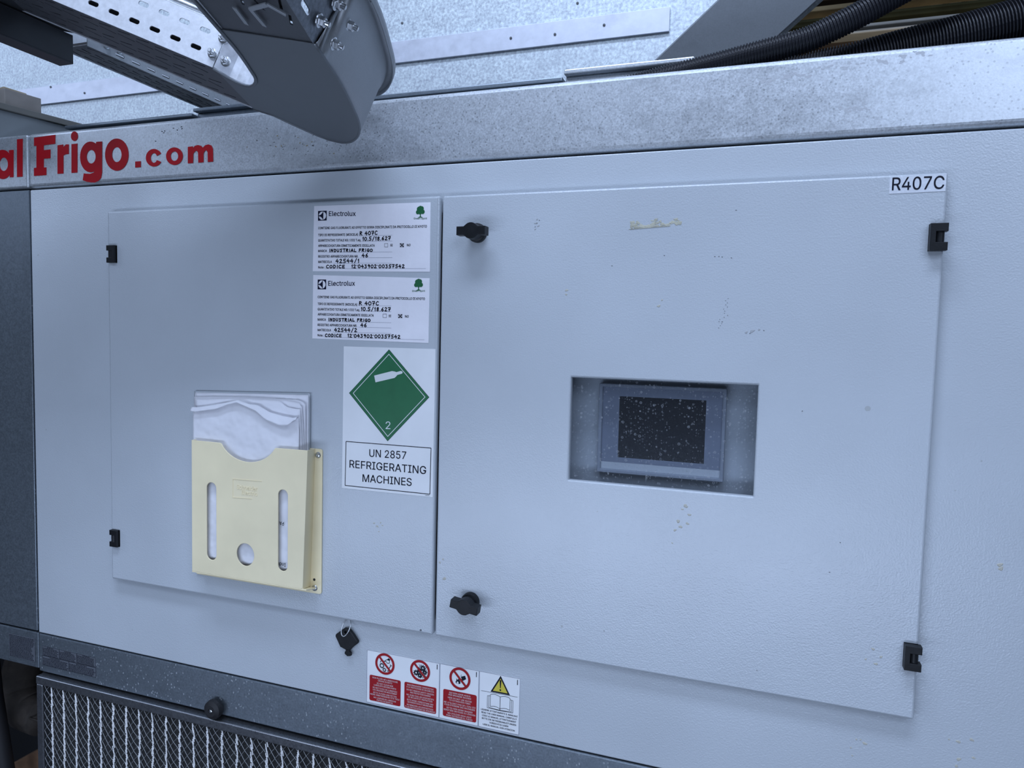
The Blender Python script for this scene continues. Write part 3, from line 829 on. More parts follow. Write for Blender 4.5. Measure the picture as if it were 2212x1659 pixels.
# hinges: black blocks with a notch that shows the barrel
def hinge(door, cx, cz, w, h, side, lift):
    """side +1: open side of the C to the right"""
    s = side
    o1 = [(-w / 2 * s, -h / 2), (w / 2 * s, -h / 2), (w / 2 * s, -h * 0.22), (0.15 * w * s, -h * 0.22), (0.15 * w * s, h * 0.20), (w / 2 * s, h * 0.20), (w / 2 * s, h / 2), (-w / 2 * s, h / 2)]
    if s < 0:
        o1 = o1[::-1]
    mb = MB()
    y0 = DY
    # low back plate, C-shaped block, barrel in the notch
    mb.mesh(curve_mesh([[(cx + a, cz + b) for a, b in [(-w / 2 * s, -h / 2), (0.34 * w * s, -h / 2), (0.34 * w * s, h / 2), (-w / 2 * s, h / 2)][::s]]], 0.004, 0.0003, front(y0 - 0.003)))
    o2 = [(-w / 2 * s, -h / 2), (w / 2 * s, -h / 2), (w / 2 * s, -h * 0.20), (-0.18 * w * s, -h * 0.20), (-0.18 * w * s, h * 0.20), (w / 2 * s, h * 0.20), (w / 2 * s, h / 2), (-w / 2 * s, h / 2)]
    if s < 0:
        o2 = o2[::-1]
    mb.mesh(curve_mesh([[(cx + a, cz + b) for a, b in o2]], lift, 0.0006, front(y0 - lift)))
    mb.lathe((cx + 0.10 * w * s, y0 - lift * 0.35, cz - h * 0.20), (0, 0, 1), [(w * 0.27, 0), (w * 0.27, h * 0.40)], 16)
    return mb.build('hinge', M['black'], door, origin=(cx, y0, cz))


def handle(door, cx, cz, tilt):
    """quarter-turn wing knob on a round collar"""
    mb = MB()
    mb.lathe((cx, DY, cz), (0, -1, 0), [(0.0142, 0), (0.0142, 0.006), (0.0132, 0.009), (0.0105, 0.010), (0.0105, 0.018)], 32)
    a = math.radians(tilt)
    r = 0.0118; hw = 0.0062; L = 0.0222
    out = []
    th0 = math.asin(hw / r) + 0.25
    pts = [(L, -hw), (L, hw), (r * math.cos(th0) + 0.003, hw)]
    for k in range(9):
        t = th0 + (math.pi - 2 * th0) * k / 8
        pts.append((r * math.cos(t), r * math.sin(t)))
    pts += [(-r * math.cos(th0) - 0.003, hw), (-L, hw), (-L, -hw), (-r * math.cos(th0) - 0.003, -hw)]
    for k in range(9):
        t = math.pi + th0 + (math.pi - 2 * th0) * k / 8
        pts.append((r * math.cos(t), r * math.sin(t)))
    pts.append((r * math.cos(th0) + 0.003, -hw))
    pts = [(cx + p[0] * math.cos(a) - p[1] * math.sin(a), cz + p[0] * math.sin(a) + p[1] * math.cos(a)) for p in pts]
    mb.mesh(curve_mesh([pts], 0.016, 0.0009, front(DY - 0.030 + 0.0)))
    return mb.build('handle', M['black'], door, origin=(cx, DY, cz))


# left door
me = curve_mesh([rrect(-0.6660, -0.3385, -0.0045, 0.3405, 0.003)], 0.0125, 0.0034, front(DY))
door_a = part('door', me, M['powder'], unit, origin=(-0.33, 0, 0))
tag(door_a, 'left door carrying the document holder and labels')
mb = MB(); mb.box((-0.655, -0.0014, -0.328), (-0.016, 0.0, 0.330))
mb.build('gasket', M['seal'], door_a)
hinge(door_a, -0.6525, 0.2632, 0.0185, 0.0310, -1, 0.007)
hinge(door_a, -0.6537, -0.2590, 0.0185, 0.0310, -1, 0.007)
mb = MB(); q = at(909, 1361, DY); mb.lathe((q.x, DY, q.z), (0, -1, 0), [(0.0016, 0), (0.0014, 0.0012), (0.0004, 0.0016)], 12)
mb.build('paint_drop', M['grime'], door_a)
# right door with a window opening
me = curve_mesh([rrect(0.0003, -0.3378, 0.6640, 0.3402, 0.003), rrect(WX0, WZ0, WX1, WZ1, 0.0005)], 0.0125, 0.0030, front(DY))
door_b = part('door', me, M['powder'], unit, origin=(0.33, 0, 0))
tag(door_b, 'right door with the recessed screen window')
me = curve_mesh([rrect(0.012, -0.328, 0.653, 0.330), rrect(WX0 - .02, WZ0 - .02, WX1 + .02, WZ1 + .02)], 0.0014, 0.0, front(-0.0014))
part('gasket', me, M['seal'], door_b)
hinge(door_b, 0.6562, 0.2627, 0.0188, 0.0322, 1, 0.012)
hinge(door_b, 0.6568, -0.2550, 0.0188, 0.0312, 1, 0.012)
handle(door_b, 0.0590, 0.2830, 0)
handle(door_b, 0.0600, -0.2735, -9)
mb = MB(); mb.box((WX0 - 0.012, -0.0012, WZ0 - 0.012), (WX1 + 0.012, 0.0008, WZ1 + 0.012))
mb.build('window_pane', M['pane'], door_b)
# plate behind the window that carries the screen
me = curve_mesh([rrect(0.13, -0.16, 0.56, 0.16), rrect(0.252, -0.054, 0.412, 0.060)], 0.003, 0.0, front(0.027))
part('mounting_plate', me, M['plate'], unit)

# marks on the doors and panel: residue, dried drips, grime
def blob(mb, px, py, rx, rz, y, jit=0.25, seg=18, mi=0, th=0.0004):
    c = at(px, py, y)
    p1, p2, p3 = [random.uniform(0, 6.28) for _ in range(3)]
    top = []; base = []
    for k in range(seg):
        t = 2 * math.pi * k / seg
        f = 1 + jit * (.6 * math.cos(2 * t + p1) + .4 * math.cos(3 * t + p2) + .25 * math.cos(5 * t + p3))
        base.append((c.x + rx * f * math.cos(t), y, c.z + rz * f * math.sin(t)))
        top.append((c.x + rx * f * .7 * math.cos(t), y - th, c.z + rz * f * .7 * math.sin(t)))
    n = seg
    mb.add(base + top, [[k, (k + 1) % n, n + (k + 1) % n, n + k] for k in range(n)] + [[n + k for k in range(n)]], mi)
mb = MB()
for k in range(150):
    t = random.random()
    hgt = 16 * (0.55 + 0.45 * math.sin(t * 15 + .6)) * (1 if t < .3 or t > .42 else .4)
    blob(mb, 1362 + 112 * t, 492 - 8 * t - random.random() ** 1.3 * hgt, random.uniform(.0008, .0024), random.uniform(.0006, .0017), DY - .00002 * k / 15, .5, 10, 0, .00025)
for k in range(24):
    blob(mb, 1362 + 3.6 * k, 495 - k * .30, .0022, .0006, DY - .0002, .3, 10, 0, .0003)
mb.build('tape_residue', M['residue'], door_b)


def marks(name, lst, y, mat, parent, flat_=.8, jit=.3):
    for px, py, r in lst:
        mb = MB()
        blob(mb, px, py, r, r * flat_, y, jit)
        c = at(px, py, y)
        mb.build(name, mat, parent, origin=(c.x, y, c.z))


marks('dried_drip', ((1481, 1093, .0030), (1474, 1100, .0016), (1489, 1112, .0022), (1465, 1126, .0026), (1485, 1131, .0022), (1470, 1138, .0024), (1458, 1145, .0020), (1452, 1173, .0012), (1423, 661, .0022), (1430, 648, .0014),
                     (1224, 627, .0022), (1223, 636, .0016), (960, 1250, .0030), (950, 1215, .0018), (957, 1208, .0016), (1892, 1434, .0022), (1903, 1419, .0018), (1870, 1424, .0014), (1886, 1402, .0020)), DY, M['drip'], door_b)
marks('grime_speck', [(1570 + random.gauss(0, 6) - k * .9, 645 + k * 4.5, .0006) for k in range(15)] + [(a, c, .0009) for a, c in ((1590, 454), (1544, 554), (1560, 555), (1553, 554), (1580, 557), (1435, 552), (1322, 574), (1560, 695), (1733, 888), (1815, 1172), (1792, 1236), (1305, 1363), (1635, 1448), (1160, 482), (1156, 490), (1165, 476), (1620, 720), (1650, 714))], DY, M['grime'], door_b, .6, .4)
marks('dried_drip', ((2070, 1602, .0024), (2099, 1598, .0024), (2071, 1640, .0026), (2103, 1637, .0020), (2066, 1655, .0020), (2050, 1597, .0012), (1868, 1606, .0026), (1850, 1597, .0014), (1859, 1598, .0012), (1838, 1615, .0013), (1841, 1632, .0012), (2160, 1220, .0030), (2162, 1228, .0030)), 0, M['drip'], unit)
marks('scuff', ((1160, 474, .0016), (1158, 482, .0022), (1163, 488, .0018), (1156, 495, .0014), (1625, 715, .0030), (1612, 718, .0020), (1640, 712, .0016)), DY, M['scuff'], door_b, .7, .5)
marks('dried_drip', ((808, 1130, .0018), (815, 1137, .0022), (822, 1129, .0016), (826, 1135, .0014), (818, 1148, .0012)), DY, M['drip'], door_a, .7, .4)

# black clamp knob on the bottom rail
mb = MB()
kc = at(457, 1535, -0.016)
mb.lathe((kc.x, 0.004, kc.z), (0, -1, 0), [(0.008, 0), (0.008, 0.008), (0.0165, 0.0095), (0.0178, 0.014), (0.0165, 0.020), (0.010, 0.0235), (0.0045, 0.0235), (0.0040, 0.0215)], 28)
knob = mb.build('clamp_knob', M['rubber'], unit, smooth=False, origin=(kc.x, 0, kc.z))
mb = MB(); mb.lathe((kc.x, -0.0170, kc.z), (0, -1, 0), [(0.0036, 0), (0.0036, 0.0022), (0.0022, 0.003)], 6)
mb.build('screw', M['steel'], knob)

# grime spots on the rail below the tray bend
def rail_spots(n, cx, cy, sx, sy, r0, r1):
    for k in range(n):
        px = random.gauss(cx, sx); py = random.gauss(cy, sy)
        lo = 262 - (px - 600) * .10; hi = 352 - (px - 600) * .062
        if not (lo < py < hi):
            continue
        mb = MB(); r = random.uniform(r0, r1)
        blob(mb, px, py, r * random.uniform(.8, 1.8), r, -0.001, .5, 10, 0, .0002)
        c = at(px, py, -0.001)
        mb.build('grime_spot', M['grime'] if random.random() < .7 else M['rust'], rail, origin=(c.x, -0.001, c.z))
rail_spots(46, 640, 312, 50, 16, .0004, .0013)
for px, py in ((350, 284), (354, 287), (356, 283), (375, 277), (383, 281), (392, 274), (393, 278), (336, 305)):
    mb = MB(); blob(mb, px, py, .0018, .0009, -0.001, .5, 8, 0, .0002); c = at(px, py, -0.001)
    mb.build('grime_spot', M['ink'], rail, origin=(c.x, -0.001, c.z))

for k in range(70):      # dull smears along the upper edge and below it at the right
    if k < 55:
        px = 1590 + random.random() ** .9 * 420; py = max(172 - (px - 1590) * .13 + random.gauss(0, 5) + (10 if px < 1760 else 0), 154 - (px - 1500) * .098); rx = random.uniform(.0012, .0042); rz = rx * .55
    else:
        px = random.gauss(1845, 16); py = random.gauss(238, 5); rx = random.uniform(.0012, .0032); rz = rx * .6
    mb = MB(); blob(mb, px, py, rx, rz, -.001 - .00001 * (k % 8), .45, 12, 0, .00004)
    c = at(px, py, -.001)
    mb.build('zinc_smear', M['smear'], rail, origin=(c.x, -.001, c.z))

# red lettering on the top rail
def zp(x, z, ox=0.0, oy=150.0, s=4.424):
    p = at(ox + x / s, oy + z / s, -0.0015)
    return (p.x, p.z)
def zell(cx, cy, rx, ry, a0=0, a1=360, seg=40):
    return [zp(cx + rx * math.cos(math.radians(a0 + (a1 - a0) * k / seg)), cy - ry * math.sin(math.radians(a0 + (a1 - a0) * k / seg))) for k in range(seg + (0 if abs(a1 - a0) >= 360 else 1))]
def glyphs(lst):
    mb = MB()
    for loops in lst:
        mb.mesh(curve_mesh(loops, 0.0004, 0.0, front(-0.0016 - 0.00003 * len(mb.f) / 400)))
    return mb
def Z(*p): return [zp(a, b) for a, b in p]
gl = []
gl.append([Z((325, 652), (528, 624), (528, 710), (418, 724), (418, 772), (482, 764), (482, 848), (418, 853), (418, 938), (443, 935), (443, 1010), (324, 1018), (324, 942), (348, 939), (348, 728), (325, 731))])
gl.append([Z((549, 725), (604, 717), (604, 742), (630, 716), (657, 716), (657, 808), (630, 810), (606, 822), (606, 994), (549, 998))])
gl.append([Z((683, 714), (739, 708), (739, 985), (683, 989))])
gl.append([zell(711, 638, 33, 46)])
# g: bowl ring joined to the stem and the hook
gl.append([zell(865, 836, 100, 147), zell(871, 834, 43, 65)])
gl.append([Z((975, 688), (975, 985), (966, 1035), (940, 1066), (905, 1081), (870, 1080), (828, 1073), (790, 1058), (800, 992), (820, 996), (860, 998), (893, 986), (912, 962), (918, 935), (918, 692))])
gl.append([zell(1116, 814, 112, 154), zell(1116, 814, 46, 71)])
gl.append([Z((1292, 880), (1345, 876), (1345, 934), (1292, 938))])
gl.append([zell(1471, 844, 77, 84, 28, 332, 40) + Z((1500, 866)) + zell(1471, 846, 31, 46, 330, 30, 24)[0:] + Z((1500, 826))])
gl.append([zell(1667, 829, 80, 84), zell(1667, 829, 36, 45)])
gl.append([Z((1795, 740), (1844, 735), (1844, 752), (1862, 730), (1892, 722), (1922, 730), (1938, 748), (1962, 724), (1992, 716), (2020, 726), (2035, 760), (2037, 881), (1986, 885), (1984, 790), (1972, 772), (1958, 778), (1945, 800), (1945, 887), (1895, 891), (1893, 796), (1880, 776), (1862, 784), (1847, 806), (1845, 894), (1795, 898))])
letters = glyphs(gl).build('lettering', M['red'], rail)
tag(letters, 'red painted lettering on the top rail')
gl = [[Z((162, 668), (217, 662), (215, 1024), (162, 1028))],
      [zell(25, 908, 95, 140, 40, 320, 40) + Z((90, 1030), (128, 1030), (130, 768), (85, 772), (85, 790)), zell(36, 906, 40, 64)]]
letters2 = glyphs(gl).build('lettering', M['red'], rail_l)

# ------------------------------------------------------------------ stickers
def sheet(name, label, cat, pts, y, mat, th=0.0005, group=None):
    """thin sticker given by its four corner pixels; returns the root with its backing part"""
    ps = [at(a, b, y) for a, b in pts]
    me = curve_mesh([[(p.x, p.z) for p in ps]], th, 0.0, front(y - th))
    c = sum((Vector(p) for p in ps), Vector()) / 4
    root = thing(name, label, cat, (c.x, y, min(p.z for p in ps)), group)
    part('backing', me, mat, root)
    return root


def gas_label(label, corners, oy, rows, tree, logo, el):
    y = DY
    root = sheet('gas_label', label, 'label', corners, y, M['label'], group='refrigerant labels on the left door')
    s = 2212 / 340
    P = lambda x, z: (640 + x / s, oy + z / s)
    yt = y - 0.0008
    mb = MB()
    for (t, x0, b0, x1, b1, cap) in rows['print']:
        ptext(mb, t, P(x0, b0), P(x1, b1), cap / s, yt, 0, 0.022)
    for (x0, z0, x1, z1) in rows['line']:
        seg2(mb, at(*P(x0, z0), yt), at(*P(x1, z1), yt), 0.00032, 1)
    for (x0, z0, x1, z1) in rows['box']:
        poly_line(mb, [at(*P(x0, z0), yt), at(*P(x1, z0), yt), at(*P(x1, z1), yt), at(*P(x0, z1), yt)], 0.00045, 0, True)
    mb.build('printed_text', [M['ink'], M['grey_line']], root)
    mb = MB()
    for (t, x0, b0, x1, b1, cap) in rows['hand']:
        stroke_text(mb, t, P(x0, b0), P(x1, b1), cap / s, yt, 0, 1.65)
    x0, z0, x1, z1 = rows['box'][1]
    for a, b in (((x0 - 3, z0 - 3), (x1 + 3, z1 + 3)), ((x0 - 2, z1 + 3), (x1 + 3, z0 - 2))):
        seg2(mb, at(*P(*a), yt - .0001), at(*P(*b), yt - .0001), 0.0013)
    mb.build('handwriting', M['ink'], root)
    # square mark: dark square, pale circle, dark horn shape
    x0, z0, x1, z1 = logo
    a = at(*P(x0, z1), yt); b = at(*P(x1, z0), yt)
    cx, cz, h = (a.x + b.x) / 2, (a.z + b.z) / 2, min(b.x - a.x, b.z - a.z) / 2
    hw, hh = (b.x - a.x) / 2, (b.z - a.z) / 2
    mb = MB()
    flat(mb, [rrect(a.x, a.z, b.x, b.z), ell(cx, cz, hw * .86, hh * .86)], yt)
    left = [(cx - hw * .88, cz + hh * .09)] + [(cx - hw * .88 + hw * 1.06 * t, cz + hh * (.09 + .75 * t ** 2.4)) for t in (.3, .5, .7, .85, 1)] \
        + [(cx + hw * .18, cz - hh * .84)] + [(cx - hw * .88 + hw * 1.06 * t, cz - hh * (.09 + .75 * t ** 2.4)) for t in (.85, .7, .5, .3)] + [(cx - hw * .88, cz - hh * .09)]
    flat(mb, [left[::-1]], yt - .0001)
    flat(mb, [rrect(cx + hw * .12, cz - hh * .88, cx + hw * .2, cz + hh * .88)], yt - .0001)
    ptext(mb, 'Electrolux', P(el[0], el[2]), P(el[1], el[2] - 1), el[3] / s, yt, 0, 0.014)
    mb.build('brand_mark', M['navy'], root)
    # tree mark
    tx, tz, th = tree[:3]
    c = at(*P(tx, tz), yt); k = (at(*P(tx + th, tz), yt) - c).length
    mb = MB()
    for dx, dz, r in ((0, .05, .62), (-.55, -.22, .45), (.55, -.2, .46), (-.3, .4, .5), (.3, .45, .5), (0, .62, .42), (0, -.32, .4)):
        flat(mb, [ell(c.x + dx * k, c.z + dz * k, r * k, r * k, seg=16)], yt - dz * .0001 - r * .0001)
    flat(mb, [[(c.x - .62 * k, c.z - 1.35 * k), (c.x - .10 * k, c.z - 1.12 * k), (c.x - .06 * k, c.z - .3 * k), (c.x + .12 * k, c.z - .3 * k), (c.x + .14 * k, c.z - 1.12 * k), (c.x + .60 * k, c.z - 1.35 * k)]], yt)
    ptext(mb, 'Green Spirit', P(tree[3], tree[5]), P(tree[4], tree[5] - 1), 25 / s, yt, 0, 0.012)
    mb.build('tree_mark', M['tree_green'], root)
    return root


rows1 = {'print': [('CONTIENE GAS FLUORURATI AD EFFETTO SERRA DISCIPLINATI DA PROTOCOLLO DI KYOTO', 307, 490, 1832, 466, 32),
                   ('TIPO DI REFRIGERANTE (MISCELA)', 307, 587, 866, 580, 32), ('QUANTITATIVO TOTALE KG / CO2 T.eq.', 307, 663, 905, 658, 32),
                   ('APPARECCHIATURA ERMETICAMENTE SIGILLATA', 307, 738, 1100, 735, 32), ('SI', 1320, 730, 1352, 730, 32), ('NO', 1553, 728, 1603, 728, 32),
                   ('MARCA', 307, 811, 428, 810, 32), ('REGISTRO APPARECCHIATURA NR.', 307, 888, 868, 887, 32), ('MATRICOLA', 307, 964, 497, 963, 32), ('Note :', 307, 1040, 400, 1040, 30)],
         'hand': [('R 407C', 890, 575, 1148, 566, 52), ('10.5/18.627', 930, 650, 1335, 640, 50), ('INDUSTRIAL FRIGO', 460, 808, 1078, 804, 40), ('46', 920, 886, 1018, 882, 52),
                  ('42544/1', 553, 962, 892, 958, 52), ("CODICE", 418, 1036, 692, 1035, 42), ("12'043902'00357542", 775, 1036, 1530, 1032, 46)],
         'line': [(880, 582, 1350, 572), (915, 660, 1350, 655), (450, 814, 1350, 808), (890, 890, 1350, 888), (520, 968, 1350, 966), (410, 1042, 1820, 1042)],
         'box': [(1240, 690, 1287, 738), (1460, 690, 1508, 736)]}
gas_label('upper white label with handwritten 42544/1, top of the pair on the left door', [(679, 445), (930, 437), (929, 587), (676, 586)], 420, rows1, (1743, 232, 62, 1650, 1835, 350), (305, 228, 428, 370), (457, 832, 304, 66))
rows2 = {'print': [('CONTIENE GAS FLUORURATI AD EFFETTO SERRA DISCIPLINATI DA PROTOCOLLO DI KYOTO', 300, 416, 1805, 443, 32),
                   ('TIPO DI REFRIGERANTE (MISCELA)', 300, 513, 853, 524, 32), ('QUANTITATIVO TOTALE KG / CO2 T.eq.', 300, 588, 890, 600, 32),
                   ('APPARECCHIATURA ERMETICAMENTE SIGILLATA', 300, 660, 1085, 677, 32), ('SI', 1297, 683, 1330, 684, 32), ('NO', 1527, 689, 1578, 690, 32),
                   ('MARCA', 300, 733, 415, 735, 32), ('REGISTRO APPARECCHIATURA NR.', 300, 808, 850, 821, 32), ('MATRICOLA', 300, 880, 485, 884, 32), ('Note :', 300, 953, 383, 955, 30)],
         'hand': [('R 407C', 880, 514, 1168, 516, 52), ('10.5/18.627', 908, 592, 1335, 600, 50), ('INDUSTRIAL FRIGO', 450, 737, 1047, 750, 40), ('46', 903, 820, 998, 822, 50),
                  ('42544/2', 533, 887, 862, 892, 50), ("CODICE", 403, 960, 645, 964, 42), ("12'043902'00357542", 720, 966, 1470, 984, 46)],
         'line': [(870, 520, 1335, 526), (900, 600, 1335, 607), (440, 745, 1335, 762), (875, 825, 1335, 836), (510, 893, 1335, 912), (395, 962, 1800, 1003)],
         'box': [(1218, 640, 1268, 690), (1435, 646, 1485, 693)]}
gas_label('lower white label with handwritten 42544/2, bottom of the pair on the left door', [(677, 594), (928, 601), (926, 741), (675, 731)], 580, rows2, (1718, 216, 62, 1627, 1808, 328), (300, 155, 420, 293), (447, 822, 243, 66))

# hazard placard
pl = sheet('hazard_placard', 'white placard with green diamond and UN 2857 refrigerating machines', 'sign', [(743, 748), (941, 754), (935, 1074), (739, 1054)], DY, M['label_matt'])
s = 1232 / 260
PP = lambda x, z, y=DY - .0008: at(720 + x / s, 740 + z / s, y)
def loop(pts, y): return [(PP(a, b, y).x, PP(a, b, y).z) for a, b in pts]
y1 = DY - .0008
dia = [(570, 70), (982, 560), (556, 1010), (161, 516)]
mb = MB()
flat(mb, [loop(dia, y1)], y1, 1)
cx = sum(p[0] for p in dia) / 4; cz = sum(p[1] for p in dia) / 4
sc_ = lambda k: [(cx + (a - cx) * k, cz + (b - cz) * k) for a, b in dia]
flat(mb, [loop(sc_(.992), y1)], y1 - .0001, 0)
mb.build('diamond', [M['green'], M['ink']], pl)
mb = MB()
y2 = y1 - .0002
flat(mb, [loop(sc_(.905), y2), loop(sc_(.885), y2)], y2, 0)
bot = [(418, 338), (600, 292), (628, 296), (645, 303), (690, 290), (706, 296), (710, 308), (702, 318), (655, 332), (640, 350), (626, 362), (432, 407)]
flat(mb, [loop(bot, y2)], y2, 0)
put_text(mb, '2', PP(535, 885, y2), PP(584, 886, y2), abs(PP(535, 808, y2).z - PP(535, 885, y2).z), 0, 0.0)
mb.build('white_symbol', M['white_ink'], pl)
mb = MB()
fr = [(130, 1012), (1000, 1080), (988, 1552), (120, 1462)]
poly_line(mb, [PP(a, b, y1) for a, b in fr], .0011, 0, True)
for t, a, b, c, d in (('UN 2857', 368, 1168, 744, 1194), ('REFRIGERATING', 165, 1279, 948, 1347), ('MACHINES', 298, 1424, 800, 1468)):
    put_text(mb, t, PP(a, b, y1), PP(c, d, y1), abs(PP(a, b - 76, y1).z - PP(a, b, y1).z), 0, 0.006)
put_text(mb, 'CARTEL', PP(940, 1567, y1), PP(985, 1571, y1), .0016, 0)
mb.build('lettering', M['ink'], pl)

# R407C strip
rs = sheet('refrigerant_sticker', 'small clear sticker reading R407C in the upper right corner of the right door', 'sticker', [(1922, 383), (2045, 375), (2042, 413), (1920, 419)], DY, M['label_silver'])
mb = MB(); s5 = 1659 / 220
put_text(mb, 'R407C', at(1880 + 350 / s5, 360 + 386 / s5, DY - .0008), at(1880 + 1196 / s5, 360 + 360 / s5, DY - .0008), .0152, 0, 0.006)
mb.build('lettering', M['ink'], rs)


def ban(mb, cx, cz, r, y):
    flat(mb, [ell(cx, cz, r, r, seg=48), ell(cx, cz, r * .78, r * .78, seg=48)], y, 0)
    a = math.radians(-46)
    e = Vector((math.cos(a), 0, math.sin(a)))
    seg2(mb, Vector((cx, y - .0001, cz)) - e * r * .84, Vector((cx, y - .0001, cz)) + e * r * .84, r * .19, 0)


def gear(mb, cx, cz, r, y, teeth, mi, hole=.5):
    pts = []
    for k in range(teeth * 4):
        rr = r if (k % 4) < 2 else r * .74
        t = 2 * math.pi * k / (teeth * 4)
        pts.append((cx + rr * math.cos(t), cz + rr * math.sin(t)))
    flat(mb, [pts, ell(cx, cz, r * hole, r * hole, seg=16)], y, mi)


def red_text(mb, x0, x1, z0, z1, lines, y, mi):
    """centred lines in pairs inside a panel"""
    n = len(lines); h = (z1 - z0)
    step = h * .94 / (n + (n / 2 - 1) * .22)
    z = z1 - h * .04 - step * .86
    mx = max(len(t) for t in lines)
    for i, t in enumerate(lines):
        w = (x1 - x0) * .94 * len(t) / max(mx, 27)
        c = (x0 + x1) / 2
        put_text(mb, t, (c - w / 2, y, z), (c + w / 2, y, z), step * .66, mi, 0.016)
        z -= step * (1.22 if i % 2 else 1.0)


SZ0, SZ1 = -0.4768, -0.3878
def prohibition(label, x0, x1, cols, draw, name='prohibition_sticker'):
    y = 0.0
    root = thing(name, label, 'sticker', ((x0 + x1) / 2, 0, SZ0), 'safety stickers along the lower edge')
    part('backing', curve_mesh([rrect(x0, SZ0, x1, SZ1)], .0005, 0, front(-.0005)), M['label_matt'], root)
    mb = MB(); yy = -.0008
    poly_line(mb, [Vector((a, yy, b)) for a, b in rrect(x0 + .0003, SZ0 + .0003, x1 - .0003, SZ1 - .0003)], .0005, 0, True)
    seg2(mb, (x1 - .0043, yy, -.3905), (x1 - .0043, yy, -.3985), .0012, 1)
    mb.build('edge_line', [M['grey_line'], M['ink']], root)
    return root


T1 = ['NON PULIRE NÉ LUBRIFICARE', 'ORGANI IN MOTO', 'DO NOT CLEAN NOR', 'LUBRICATE MOVING PARTS', 'NI NETTOYEZ NI LUBRIFIEZ', 'LES ORGANES EN MOUVEMENT', 'BITTE PUTZEN UND FETTEN', 'KEINE INBETRIEBGESETZTE TEILE', 'NO LIMPIAR NI LUBRICAR', 'PARTES EN MARCHA']
T2 = ['NON RIMUOVERE I DISPOSITIVI', 'E LE PROTEZIONI DI SICUREZZA', 'DO NOT REMOVE SAFETY DEVICES', 'AND PROTECTION GUARDS', 'NE LEVEZ PAS LES DISPOSITIFS', 'DE SÉCURITÉ ET PROTECTION', 'BITTE KEINE VORRICHTUNG UND', 'SICHERHEITSCHUTZ WEGNEHMEN', 'NO REMOVER LOS DISPOSITIVOS', 'Y LAS PROTECCIONES DE SEGURIDAD']
T3 = ['QUI NON USARE ACQUA', 'PER SPEGNERE INCENDI', 'HERE DO NOT USE WATER', 'TO EXTINGUISH FIRES', "NE UTILISEZ PAS DE L'EAU ICI", 'POUR ETEINDRE DES INCENDIES', 'BITTE HIER KEINE WASSER', 'BENUTZEN UM FEUER ZU LÖSCHEN', 'NO UTILIZAR AGUA AQUI', 'PARA EXTINGUIR EL FUEGO']
T4 = ['LEGGERE ATTENTAMENTE IL MANUALE', 'READ THE USER MANUAL CAREFULLY', 'LISEZ LE MANUEL ATTENTIVEMENT', 'BITTE DIE BETRIEBSANLEITUNGEN', 'VORSICHTIG LESEN', 'LEER EL MANUAL CON ATENCION']
YS = -.0008
st1 = prohibition('wide white sticker with two red ban circles, leftmost of the row by the key', -0.1280, 0.0033, 2, None)
mb = MB()
for bx0, bx1, T in ((-.1226, -.0652, T1), (-.0585, -.0014, T2)):
    flat(mb, [rrect(bx0, -.4722, bx1, -.4290, .0028)], YS, 0)
    red_text(mb, bx0, bx1, -.4722, -.4290, T, YS - .0002, 1)
mb.build('red_panel', [M['red_ink'], M['pink_ink']], st1)
mb = MB()
# oil can, gears and spanner
cx, cz = -.0942, -.4065
gear(mb, cx - .0060, cz - .0035, .0048, YS, 12, 0, .5)
gear(mb, cx - .0012, cz - .0098, .0036, YS, 9, 0, .45)
poly_line(mb, [Vector((cx + a, YS, cz + b)) for a, b in ((-.0015, .0045), (.0025, .0080), (.0080, .0075), (.0078, .0030), (.0040, .0022), (.0018, .0050))], .0009, 0, True)
flat(mb, [[(cx + .0025, cz + .0075), (cx + .0060, cz + .0110), (cx + .0095, cz + .0095), (cx + .0080, cz + .0070)]], YS, 0)
poly_line(mb, [Vector((cx + a, YS, cz + b)) for a, b in ((-.0018, .0048), (-.0085, .0038), (-.0092, .0012))], .0009, 0)
poly_line(mb, [Vector((cx + a, YS, cz + b)) for a, b in ((.0075, -.0055), (.0105, -.0010), (.0090, .0010), (.0105, -.0010), (.0125, -.0005))], .0011, 0)
flat(mb, [ell(cx + .0055, cz - .0105, .0014, .0011, seg=10)], YS, 0)
# gears behind a wire guard
cx, cz = -.0305, -.4065
gear(mb, cx - .0075, cz - .0040, .0050, YS, 8, 0, .3)
gear(mb, cx - .0015, cz + .0010, .0045, YS, 8, 0, .3)
gear(mb, cx - .0010, cz - .0075, .0045, YS, 9, 0, .3)
gear(mb, cx + .0045, cz + .0055, .0052, YS, 9, 0, .35)
gear(mb, cx + .0080, cz - .0010, .0040, YS, 8, 0, .3)
for k in range(8):
    for sgn in (1, -1):
        o = -.0135 + k * .0036
        p = Vector((cx + o, YS - .0001, cz - .0110 * sgn)); q = Vector((cx + o + .015, YS - .0001, cz + .0110 * sgn))
        pts = [p + (q - p) * (t / 14) for t in range(15)]
        pts = [r for r in pts if (r.x - cx) ** 2 + (r.z - cz) ** 2 < .0132 ** 2 and r.x > cx - .004]
        if len(pts) > 1:
            seg2(mb, pts[0], pts[-1], .0005, 0)
mb.build('pictogram', M['ink'], st1)
mb = MB(); ban(mb, -.0945, -.4062, .0178, YS - .0003); mb.build('ban_circle', M['red_ink'], st1)
mb = MB(); ban(mb, -.0308, -.4062, .0178, YS - .0003); mb.build('ban_circle', M['red_ink'], st1)

